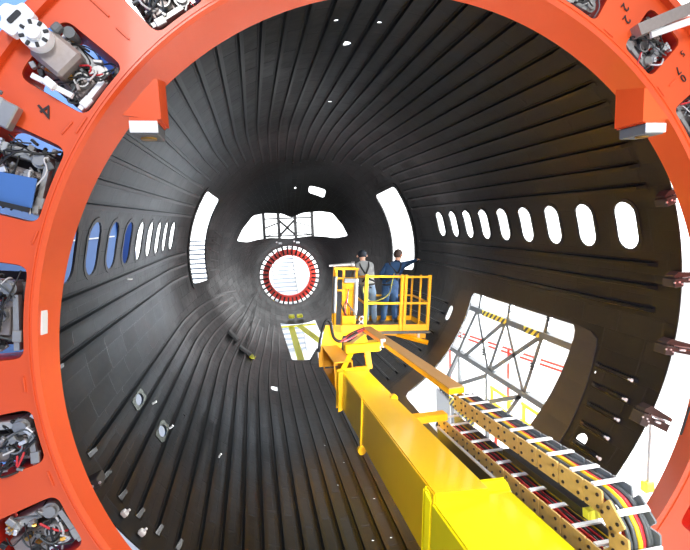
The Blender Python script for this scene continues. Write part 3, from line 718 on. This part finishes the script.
# hoist mast on the left of the platform
b = MB(PM)
for x in (-.57, -.42, -.16): b.box((x, .12, .60), (.045, .045, 1.36), None, .004)
b.box((-.37, .12, 1.29), (.50, .05, .04)); b.box((-.37, .12, 1.10), (.42, .04, .035)); b.box((-.37, .12, .86), (.42, .04, .035)); b.box((-.37, .30, 1.29), (.46, .04, .04)); b.box((-.58, .3, .6), (.04, .04, 1.36))
b.box((-.28, .30, .55), (.25, .03, 1.0)); b.build('mast_frame', M['basket'], lift)
b = MB(PM); b.cyl((-.18, .04, .30), (-.18, .04, 1.10), .04, n=14); b.build('mast_cylinder', M['midmetal'], lift, 'grey vertical cylinder')
b = MB(PM); b.cyl((-.60, .06, .42), (-.60, .06, 1.14), .04, n=14); b.build('mast_cylinder', M['grey'], lift)
b = MB(PM); b.box((-.30, .03, 1.07), (.26, .06, .09), None, .006); b.build('control_panel', M['grey'], lift)
b = MB(PM); b.box((-.33, 0.0, .20), (.27, .14, .36), None, .01); b.build('hoist_box', M['amber'], lift)
b = MB(PM); b.box((-.30, .08, .0), (.75, .16, .07), None, .006); b.build('mast_base', M['amber'], lift)
for i in range(6):
    a = Vector((rnd.uniform(-.5, -.2), .05, rnd.uniform(.35, .95))); c = Vector((rnd.uniform(-.5, -.1), .05, rnd.uniform(.1, .6)))
    b = MB(PM); b.tube([a, (a+c)/2+Vector((rnd.uniform(-.1, .1), -.06, 0)), c], .012, n=6); b.build('mast_hose', rnd.choice([M['black'], M['redcable'], M['greycable'], M['black']]), lift)
for i in range(3):
    b = MB(PM); x = -.08; b.tube([(x-.03, -.03, .12+.1*i), (x+.03, -.05, .17+.1*i), (x+.05, -.03, .1+.1*i), (x, -.05, .06+.1*i), (x-.03, -.03, .12+.1*i)], .01, n=6); b.build('cable_coil', M['whitecable'], lift)
# lamp tube resting on the mast
X = PM
b = MB(X); b.cyl((-.72, .12, 1.345), (-.27, .12, 1.385), .022, .035, n=14); b.cyl((-.27, .12, 1.385), (-.21, .12, 1.39), .05, n=16)
solid(b, 'inspection_tube', M['midmetal'], 'light grey tube lying across the top of the yellow hoist mast', 'tube')

# ------------------------------------------------------------------ cable carrier
cc = thing('cable_carrier', BM @ Vector((2, 2.4, -1.8)), 'drag chain of tan links and white crossbars carrying cables beside the boom', 'cable carrier')
RX0, RX1, HH, P = 1.89, 2.095, .145, .243
zu, zl = -1.50, -1.88; rb = (zu-zl)/2; yb = 2.36; zc_ = (zu+zl)/2
def path(s):     # s along the chain, 0 at the far end of the upper run
    L1 = 4.43-yb
    if s < L1: return Vector((0, 4.43-s, zu)), Vector((0, -1, 0)), Vector((0, 0, 1))
    s -= L1
    if s < PI*rb:
        a = s/rb; return Vector((0, yb-math.sin(a)*rb, zc_+math.cos(a)*rb)), Vector((0, -math.cos(a), -math.sin(a))), Vector((0, -math.sin(a), math.cos(a)))
    s -= PI*rb; return Vector((0, yb+s, zl)), Vector((0, 1, 0)), Vector((0, 0, -1))
total = (4.43-yb)+PI*rb+(4.72-yb)
ds = []; s = .05
while s < total-.05:
    bend = (4.43-yb)-.1 < s < (4.43-yb)+PI*rb; stp = P*.62 if bend else P
    p, d, o_ = path(s+stp/2); off = Vector((0, 0, 0))
    b = MB(BM)
    for side, x in ((0, RX0), (1, RX1)):
        hl = stp*(.52 if bend else .475); q = []
        for u, v in rpoly([(-hl, -HH/2), (hl, -HH/2), (hl, HH/2), (-hl, HH/2)], .008, 1): q.append(Vector((x, 0, 0))+p+d*u+o_*v)
        b.mi = side; b.prism(q, (.012, 0, 0))
        if side == 0:
            b.mi = 2
            for u in (-.3, .3):
                for v in (-.25, .25): cpt = Vector((x, 0, 0))+p+d*(u*stp)+o_*(v*HH); b.cyl(cpt, cpt+Vector((-.008, 0, 0)), .011, n=6)
    ln_ = b.build('chain_link', [M['chainplate'], M['chaingrey'], M['ink']], cc)
    b = MB(BM); up_ = Vector((0, 0, 1)) if not bend else o_
    vtop = o_ if o_.z > -.2 else -o_
    c_ = Vector(((RX0+RX1)/2+.006, 0, 0))+p+vtop*(HH/2)
    b.prism([c_+Vector((sx*(RX1-RX0)/2, 0, 0))+d*(sd*.017) for sx, sd in ((-1, -1), (1, -1), (1, 1), (-1, 1))], vtop*.012); b.build('crossbar', M['white'], ln_, 'white crossbar')
    s += stp
def cable(x, mtl, r, v=0.0, s0=.0, s1=None, wob=.006):
    pts = []; s_ = s0; s1 = s1 or total; k = 0
    while s_ < s1:
        p, d, o_ = path(s_); pts.append(Vector((x+rnd.uniform(-wob, wob), 0, 0))+p+o_*(v if o_.z > -.99 else v)); s_ += .12
    b = MB(BM); b.tube(pts, r, n=8, smooth=2); b.build('cable', M[mtl], cc)
for x, k, r, v in ((1.935, 'greycable', .013, .035), (1.958, 'greycable', .012, .045), (1.985, 'yellowcable', .014, .05), (2.01, 'redcable', .011, .045), (2.03, 'redcable', .009, .035), (2.05, 'greycable', .012, .045), (2.075, 'greycable', .011, .035), (1.945, 'redcable', .007, -.025), (1.97, 'redcable', .007, -.03), (1.99, 'black', .009, -.03), (2.02, 'redcable', .007, -.03), (2.04, 'black', .009, -.03), (2.065, 'yellowcable', .006, -.03), (2.0, 'black', .012, -.01), (2.06, 'black', .01, -.012)):
    cable(x+.002, k, r, v)

# ------------------------------------------------------------------ people
def skinned(name, verts, edges, radii, material, parent, sub=2, label=None):
    o0 = org(parent); me = bpy.data.meshes.new(name); me.from_pydata([tuple(Vector(v)-o0) for v in verts], edges, [])
    o = bpy.data.objects.new(name, me); col.objects.link(o)
    md = o.modifiers.new('s', 'SKIN'); md.use_smooth_shade = True; sv = me.skin_vertices[0].data
    for i, r in enumerate(radii): sv[i].radius = r if isinstance(r, tuple) else (r, r)
    sv[0].use_root = True
    ss = o.modifiers.new('u', 'SUBSURF'); ss.levels = sub; ss.render_levels = sub
    bpy.context.view_layer.update()
    nm = bpy.data.meshes.new_from_object(o.evaluated_get(bpy.context.evaluated_depsgraph_get())); o.modifiers.clear(); o.data = nm
    for k in (material if isinstance(material, list) else [material]): nm.materials.append(k)
    for f in nm.polygons: f.use_smooth = True
    o.parent = parent
    if label: o['label'] = label
    return o
def person(loc, label, J, face, cloth_up, cloth_low, hairmat, hair_kind):
    t = thing('person', loc, label, 'person'); V = Vector; o0 = ROOT[t.name]
    names = ['pelvis', 'waist', 'chest', 'neck', 'headb', 'headc', 'headt', 'shL', 'elL', 'wrL', 'shR', 'elR', 'wrR', 'hiL', 'knL', 'anL', 'toL', 'hiR', 'knR', 'anR', 'toR']
    rad = dict(pelvis=(.175, .13), waist=(.165, .125), chest=(.20, .135), neck=.055, headb=(.062, .07), headc=(.078, .095), headt=(.06, .075), shL=.085, elL=.058, wrL=.034, shR=.085, elR=.058, wrR=.034,
               hiL=.11, knL=.082, anL=.062, toL=.045, hiR=.11, knR=.082, anR=.062, toR=.04)
    ed = [('pelvis', 'waist'), ('waist', 'chest'), ('chest', 'neck'), ('neck', 'headb'), ('headb', 'headc'), ('headc', 'headt'), ('chest', 'shL'), ('shL', 'elL'), ('elL', 'wrL'), ('chest', 'shR'), ('shR', 'elR'), ('elR', 'wrR'),
          ('pelvis', 'hiL'), ('hiL', 'knL'), ('knL', 'anL'), ('anL', 'toL'), ('pelvis', 'hiR'), ('hiR', 'knR'), ('knR', 'anR'), ('anR', 'toR')]
    vs = [V(J[n_]) for n_ in names]; rr_ = [rad[n_] for n_ in names]; E_ = [(names.index(a), names.index(c)) for a, c in ed]
    # hands: palm and five fingers grown from each wrist
    for sd in 'LR':
        wr = V(J['wr'+sd]); d = (wr-V(J['el'+sd])).normalized(); side = d.cross(V((0, 0, 1))).normalized(); nn = side.cross(d)
        iw = names.index('wr'+sd); pm = len(vs); vs.append(wr+d*.06); rr_.append((.026, .018)); E_.append((iw, pm))
        for k, L in enumerate((.075, .085, .08, .065)):
            b0 = wr+d*.085+side*((k-1.5)*.021); i0 = len(vs)
            vs += [b0, b0+d*(L*.5)-nn*.008, b0+d*(L*.9)-nn*.028]; rr_ += [.0095, .0085, .007]; E_ += [(pm, i0), (i0, i0+1), (i0+1, i0+2)]
        sg = 1 if sd == 'L' else -1
        i0 = len(vs); vs += [wr+d*.04+side*(.035*sg)-nn*.01, wr+d*.075+side*(.05*sg)-nn*.02]; rr_ += [.011, .008]; E_ += [(pm, i0), (i0, i0+1)]
    body = skinned('body', vs, E_, rr_, [cloth_up, cloth_low, M['skin'], M['shoe']], t)
    wl_, wr_ = V(J['wrL'])-o0, V(J['wrR'])-o0; dl = (V(J['wrL'])-V(J['elL'])).normalized(); dr = (V(J['wrR'])-V(J['elR'])).normalized()
    nz = V(J['neck'])-o0; pz = (V(J['pelvis'])-o0).z+.05; az = min(J['anL'][2], J['anR'][2])-o0.z
    for f in body.data.polygons:
        c = f.center
        if c.z > nz.z+.02 and (c-nz).length < .4 and (V((c.x, c.y, 0))-V((nz.x, nz.y, 0))).length < .2: f.material_index = 2
        elif (c-wl_).length < .3 and (c-wl_).dot(dl) > -.0: f.material_index = 2
        elif (c-wr_).length < .3 and (c-wr_).dot(dr) > -.0: f.material_index = 2
        elif c.z < az+.03: f.material_index = 3
        elif c.z < pz: f.material_index = 1
        else: f.material_index = 0
    hc = V(J['headc']); fd = V(face).normalized(); sdv = fd.cross(V((0, 0, 1))).normalized(); up = V((0, 0, 1))
    fr = Matrix((sdv, fd, up)).transposed().to_4x4(); fr.translation = hc
    # face
    b = MB(fr); b.prism([(-.012, .09, -.02), (.012, .09, -.02), (.006, .092, .02), (-.006, .092, .02)], (0, .0, 0)) if False else None
    b = MB(fr); b._a([(-.014, .085, -.025), (.014, .085, -.025), (0, .118, -.018), (0, .09, .02)], [(0, 1, 2), (0, 2, 3), (1, 3, 2), (0, 3, 1)]); b.build('nose', M['skin'], body)
    for sg in (-1, 1):
        b = MB(fr); b.cyl((sg*.032, .07, .012), (sg*.032, .091, .012), .011, .007, n=10); b.build('eye', M['white'], body)
        b = MB(fr); b.cyl((sg*.085, -.0, 0), (sg*.098, -.012, .004), .02, .03, n=10); b.build('ear', M['skin'], body)
    b = MB(fr); b.box((0, .083, -.05), (.045, .02, .01), None, .003); b.build('mouth', M['redcable'], body)
    # hair or cap: shell over the skull
    rows = []; H = 12
    low = -.25 if hair_kind == 'hair' else .05
    for i in range(9):
        ph = R(90)-(R(90)-low if False else (R(90)+.55 if hair_kind == 'hair' else R(90)+(.45 if True else 0)))*i/8; r_ = []
        for k in range(20):
            a = 2*PI*k/20; fx, fy = math.cos(a), math.sin(a)
            cutf = max(0, fy)*.75     # the hairline rises over the face
            pp = max(ph, -.5+cutf*1.6) if ph < 1.4 else ph
            r_.append((.095*math.cos(pp)*fx, .112*math.cos(pp)*fy-.004, .095*math.sin(pp)*1.22+.02))
        rows.append(r_)
    b = MB(fr); b.grid(rows, closed=True)
    if hair_kind == 'cap': b.prism([(-.07, .09, .03), (.07, .09, .03), (.05, .17, .015), (-.05, .17, .015)], (0, 0, .008))
    b.build('hair' if hair_kind == 'hair' else 'cap', hairmat, body)
    # harness: crossed straps on the back, shoulder loops, waist belt, leg loops
    ch, wa, pe = V(J['chest']), V(J['waist']), V(J['pelvis']); sL, sR = V(J['shL']), V(J['shR']); ax = (sR-sL).normalized(); bk = ax.cross(V((0, 0, 1))).normalized()
    if bk.y > 0: bk = -bk
    def st(pts, wd=.02): q = MB(); q.tube(pts, wd, n=6, smooth=4); return q.build('harness_strap', M['strap'], t)
    for a, c in ((sL, 1), (sR, -1)):
        s_ = ax*(1 if a is sL else -1)
        st([a+s_*.07+V((0, 0, .05))-bk*.08, a+s_*.06+V((0, 0, .085)), a+s_*.07+bk*.10, ch+bk*.175-V((0, 0, .08)), pe-s_*(-.12 if False else -.13)*-1+bk*.11+V((0, 0, .12))])
        st([pe+s_*-.02*c*c+bk*.13, pe-s_*.15+bk*.02-V((0, 0, .05)), pe-s_*.10-bk*.1-V((0, 0, .1))], .017)
    ring_ = [wa.lerp(pe, .6)+ax*(.165*math.cos(2*PI*k/12))+bk*(.14*math.sin(2*PI*k/12)) for k in range(13)]; st(ring_, .018)
    b = MB(); b.box(ch+bk*.185-V((0, 0, .08)), (.07, .03, .09), None, .01); b.build('harness_plate', M['grey'], t)
    return t
fz = lambda x: (PM @ Vector((x-.81, .5, .05))).z    # platform floor height under x
J1 = dict(pelvis=(1.54, 8.86, -.62), waist=(1.57, 8.88, -.48), chest=(1.66, 8.90, -.30), neck=(1.75, 8.92, -.09), headb=(1.77, 8.94, -.035), headc=(1.78, 8.95, .03), headt=(1.78, 8.945, .085),
          shL=(1.49, 8.90, -.19), elL=(1.37, 9.0, -.42), wrL=(1.50, 9.15, -.50), shR=(1.85, 8.93, -.19), elR=(2.06, 9.08, -.17), wrR=(2.30, 9.26, -.13),
          hiL=(1.46, 8.86, -.70), knL=(1.39, 8.82, -1.05), anL=(1.37, 8.84, fz(1.45)+.10), toL=(1.35, 8.97, fz(1.43)+.05),
          hiR=(1.63, 8.86, -.70), knR=(1.63, 8.84, -1.05), anR=(1.62, 8.82, fz(1.7)+.10), toR=(1.68, 8.94, fz(1.76)+.05))
person((1.6, 8.85, fz(1.6)+.01), 'person in dark blue overalls and black harness reaching right to the edge of the doorway', J1, (.9, .5, 0), M['blue_cloth'], M['blue_cloth'], M['hair'], 'hair')
J2 = dict(pelvis=(1.03, 8.80, -.58), waist=(1.02, 8.82, -.44), chest=(.98, 8.86, -.26), neck=(.98, 8.92, -.05), headb=(.98, 8.95, 0), headc=(.98, 8.97, .055), headt=(.98, 8.96, .11),
          shL=(.83, 8.88, -.15), elL=(.76, 9.0, -.40), wrL=(.84, 9.12, -.52), shR=(1.14, 8.88, -.15), elR=(1.20, 9.0, -.40), wrR=(1.10, 9.12, -.50),
          hiL=(.96, 8.80, -.66), knL=(.98, 8.78, -1.0), anL=(.98, 8.80, fz(.98)+.10), toL=(.97, 8.92, fz(.97)+.05),
          hiR=(1.12, 8.80, -.66), knR=(1.14, 8.78, -1.0), anR=(1.16, 8.80, fz(1.16)+.10), toR=(1.19, 8.92, fz(1.19)+.05))
person((1.05, 8.8, fz(1.05)+.01), 'person in light grey shirt, blue grey trousers, dark cap and black harness', J2, (0, 1, -.2), M['grey_cloth'], M['jeans'], M['cap'], 'cap')
b = MB(); b.tube([(1.60, 8.72, -.34), (1.52, 8.62, -.50), (1.40, 8.5, -.72), (1.15, 8.42, -.82), (.95, 8.40, -.80), (.84, 8.36, -.62), (.83, 8.33, -.5)], .012, n=8, smooth=5)
solid(b, 'safety_lanyard', M['lanyard'], 'yellow green lanyard hanging in a curve from the person in blue overalls', 'rope')

# ------------------------------------------------------------------ outside the openings
t = thing('support_truss', (3.3, 7.6, -4.6), 'grey steel truss with hazard stripes standing just outside the large cargo opening', 'truss')
def member(a, c, s, name, mtl='gal', x=3.3):
    b = MB(); b.bar((x, a[0], a[1]), (x, c[0], c[1]), s, s); return b.build(name, M[mtl], t)
member((9.4, -1.16), (5.0, -1.16), .11, 'chord'); member((10.0, -2.36), (5.5, -2.36), .11, 'chord')
for a, c in (((8.25, -1.16), (9.79, -3.18)), ((8.25, -1.16), (7.81, -2.36)), ((7.19, -1.16), (7.81, -2.36)), ((7.19, -1.16), (6.62, -2.36)), ((6.13, -1.16), (6.62, -2.36)), ((8.86, -2.36), (7.19, -1.16)), ((7.81, -2.36), (6.13, -1.16)), ((6.7, -2.4), (7.12, -2.95)), ((9.14, -3.12), (7.92, -2.48)), ((7.9, -3.05), (6.7, -2.43))): member(a, c, .08, 'brace')
for a, c in (((8.09, -.80), (8.2, -1.16)), ((7.06, -.80), (7.15, -1.16)), ((5.99, -.80), (6.1, -1.16)), ((9.13, -2.36), (9.14, -4.6)), ((7.9, -2.36), (7.9, -4.6)), ((5.6, -2.36), (5.6, -4.6))): member(a, c, .07, 'post')
for y0, y1 in ((8.0, 7.15), (6.6, 6.2)):
    b = MB(); b.box((3.238, (y0+y1)/2, -1.16), (.012, y0-y1, .11)); b.build('hazard_tape', M['hazard'], t)
for y, z in ((8.10, -.78), (7.07, -.86), (6.0, -.78), (9.0, -1.85), (8.0, -1.95), (6.4, -1.72)):
    b = MB()
    for i in range(3): b.box((3.27, y, z-.05*i), (.06, .05, .03), None, .005)
    b.build('adjuster', M['black'], t)
def rails(name, x, y0, y1, zs, posts, mtl, label, cat, s=.06, zb=-4.6):
    t = thing(name, (x, (y0+y1)/2, zb), label, cat)
    for z in zs:
        b = MB(); b.cyl((x, y0, z), (x, y1, z), s/2, n=10); b.build('rail', M[mtl], t)
    for y in posts:
        b = MB(); b.cyl((x, y, zb), (x, y, max(zs)), s/2, n=10); b.build('post', M[mtl], t)
t = thing('guard_railing', (5.3, 10.9, -4.6), 'red guard railing seen through the cargo opening behind the truss', 'railing')
for z in (-3.0, -2.88): b = MB(); b.cyl((6.0, 8.1, z), (4.86, 12.97, z), .03, n=10); b.build('rail', M['red'], t)
for x, y in ((5.43, 10.5), (4.86, 12.97), (6.0, 8.1)): b = MB(); b.cyl((x, y, -4.6), (x, y, -2.85), .035, n=10); b.build('post', M['red'], t)
rails('safety_barrier', 4.7, 9.2, 10.15, (-3.75, -4.15), (9.3, 10.1), 'yellowcable', 'yellow tubular barrier outside the cargo opening, the farther of two', 'barrier', .09)
rails('safety_barrier', 4.7, 8.0, 8.8, (-3.63, -4.05), (8.1, 8.7), 'yellowcable', 'yellow tubular barrier outside the cargo opening, the nearer of two', 'barrier', .09)
t = thing('striped_barrier_board', (2.9, 9.8, -4.6), 'black and yellow striped board on legs seen low through the cargo opening', 'barrier')
b = MB(); b.box((2.9, 8.3, -3.35), (.03, 1.1, .2)); b.build('board', M['hazard'], t)
b = MB(); b.box((2.9, 8.0, -4.0), (.05, .05, 1.2)); b.box((2.9, 8.7, -4.0), (.05, .05, 1.2)); b.build('leg', M['gal'], t)
t = thing('equipment_cart', (3.4, 9.6, -4.6), 'pale equipment cart with dark hoses on the hall floor outside the cargo opening', 'cart')
b = MB(); b.box((3.4, 9.6, -3.9), (.7, .8, .8), None, .03); b.build('cabinet', M['lightgrey'], t)
for i in range(4): b = MB(); b.tube([(3.1, 9.3+.15*i, -3.5), (3.0, 9.2+.15*i, -3.3), (3.2, 9.0+.15*i, -3.45)], .03); b.build('hose', M['black'], t)
for i in (-1, 1):
    for j in (-1, 1): b = MB(); b.cyl((3.4+.28*i, 9.57+.3*j, -4.48), (3.4+.28*i, 9.63+.3*j, -4.48), .11, n=16); b.build('wheel', M['black'], t)
b = MB(); b.cyl((2.9, 6.9, -3.9), (2.9, 6.9, -3.1), .035, n=10); b.cyl((2.9, 7.4, -4.58), (2.9, 6.9, -3.4), .035, n=10)
solid(b, 'red_pipe_stand', M['red'], 'red pipe stand rising behind the cable chain', 'stand')
t = thing('hook_block', (4.0, 4.78, -3.15), 'yellow block hanging on a thin grey pole in the gap right of the barrel', 'hook block')
b = MB(); b.cyl((4.0, 4.78, -3.0), (4.0, 4.78, -1.6), .022, n=8); b.build('pole', M['lightgrey'], t)
b = MB(); b.box((4.0, 4.78, -3.08), (.16, .12, .16), None, .02); b.build('block', M['lime'], t)

# nose fixture ring with locating pins
t = thing('nose_fixture_ring', (.02, 16.55, -2.3), 'red ring with black radial pins round the small round nose opening', 'fixture ring')
b = MB(); NC = (.03, -1.24); q = [2*PI*k/64 for k in range(64)]
def cr(r, y): return [(NC[0]+r*math.cos(a), y, NC[1]+r*math.sin(a)) for a in q]
b.grid([cr(.78, 16.75), cr(1.02, 16.75), cr(1.02, 16.9), cr(.78, 16.9), cr(.78, 16.75)], smooth=False, closed=True); b.build('ring', M['red'], t)
for k in range(36):
    a = 2*PI*k/36+.05; b = MB(); o_ = Vector((math.cos(a), 0, math.sin(a))); c_ = Vector((NC[0], 16.55, NC[1]))
    lo = a > PI; b.bar(c_+o_*.84+Vector((0, .10, 0)), c_+o_*(1.2 if not lo else 1.27)+Vector((0, -.1, 0)), .055, .06, o_.cross(Vector((0, 1, 0)))); b.build('locating_pin', M['black'], t)
for k in range(7):
    a = R(-150+20*k); p = Vector((NC[0]+1.13*math.cos(a), 16.22, NC[1]+1.13*math.sin(a))); b = MB(); b.box(p, (.12, .06, .08), Matrix.Rotation(-a, 3, 'Y'), .01); b.build('tab', M['lime'] if k % 2 else M['lightgrey'], t)
# braces
t = thing('bay_brace_frame', (.05, 12.7, -3.0), 'bright yellow brace frame bolted under the rectangular floor opening in the nose', 'brace frame')
for a, c, wd in (((-.20, 11.2, -2.93), (-.20, 14.4, -2.66), .19), ((.05, 14.3, -2.62), (.66, 12.3, -2.84), .19), ((-.5, 11.26, -2.90), (.6, 11.26, -2.90), .14), ((-.6, 14.25, -2.62), (.62, 14.25, -2.62), .1)):
    b = MB(); b.bar(a, c, wd, .04, Vector((1, 0, 0)) if abs(a[0]-c[0]) < .9 else Vector((0, 1, 0))); b.build('bar', M['lime'], t)
t = thing('floor_bracket', (-.1, 14.6, -2.4), 'pair of small yellow pads below the red nose ring', 'bracket')
for x in (-.14, .14): b = MB(); b.box((x, 14.75, -2.40), (.2, .16, .1), Matrix.Rotation(.15, 3, 'X'), .02); b.build('pad', M['lime'], t)
def pad(y, th, label, d=(.26, .14, .03), mtl='lime'):
    n_ = Nrm(y, R(th)); b = MB(); b.box(S(y, R(th), .03), d, n_.to_track_quat('Z', 'Y').to_matrix(), .006); solid(b, 'protective_pad', M[mtl], label, 'pad')
pad(10.5, -123.2, 'small yellow pad on the lower left skin beside the grey tool heads')
t = thing('windshield_brace', (0, 15.6, .1), 'thin black truss brace standing behind the windshield opening', 'brace')
def wb(a, c, s=.075): b = MB(); b.bar((a[0], 15.75, a[1]), (c[0], 15.75, c[1]), s, s, Vector((0, 1, 0))); b.build('strut', M['black'], t)
for x in (-.86, -.34, .25, .86): wb((x, 1.18), (x+.0, .14), .10)
for z in (.33, .95): wb((-.86, z), (.86, z), .045)
wb((-.34, .9), (.25, .33)); wb((-.34, .33), (.25, .9)); wb((-.86, .62), (-.34, .80), .045); wb((-.86, .33), (-.34, .45), .03); wb((.25, .80), (.86, .62), .03); wb((.25, .45), (.86, .33), .03)
for x in (-.36, .24):
    b = MB(); b.box((x, 15.1, .10), (.12, .05, .07), None, .01); b.box((x-.12, 15.15, .14), (.06, .05, .05), None, .01)
    solid(b, 'white_clip', M['white'], 'white clip under the %s half of the windshield opening' % ('left' if x < 0 else 'right'), 'clip')
# long probes lying against the lower left skin
for y0, y1, th0, th1, lab in ((10.86, 15.5, -137.5, -155, 'left'), (10.56, 14.6, -128.1, -138.2, 'right')):
    t = thing('tool_head', S(y0, R(th0), .1), 'grey tool head on a thin black rod, lower left skin, %s one of two' % lab, 'tool')
    b = MB(); b.cyl(S(y0, R(th0), .05), S(y1, R(th1), .05), .014, n=8); b.build('rod', M['black'], t)
    n_ = Nrm(y0, R(th0)); b = MB(); b.box(S(y0, R(th0), .05), (.17, .34, .06), n_.to_track_quat('Z', 'Y').to_matrix(), .01); b.build('head', M['grey'], t)
# stairs
def stairs(x0, x1, y0, z0, z1, label, run=.22, rise=.17):
    n_ = int((z1-z0)/rise); t = thing('access_stairs', ((x0+x1)/2, y0+run*n_/2, z0), label, 'stairs')
    for i in range(n_):
        b = MB(); b.box(((x0+x1)/2, y0+run*i, z0+rise*(i+1)), (x1-x0, run*.9, .05)); b.build('tread', M['stair'], t)
    for x in (x0, x1):
        b = MB(); b.bar((x, y0, z0+.1), (x, y0+run*n_, z1+.1), .04, .22); b.build('side_beam', M['lightgrey'], t)
stairs(-4.3, -2.7, 13.2, -4.6, .25, 'pale grey access stairs outside the left doorway')
stairs(-.45, .62, 17.6, -4.6, -.35, 'pale grey stairs outside the nose, seen through the round opening')
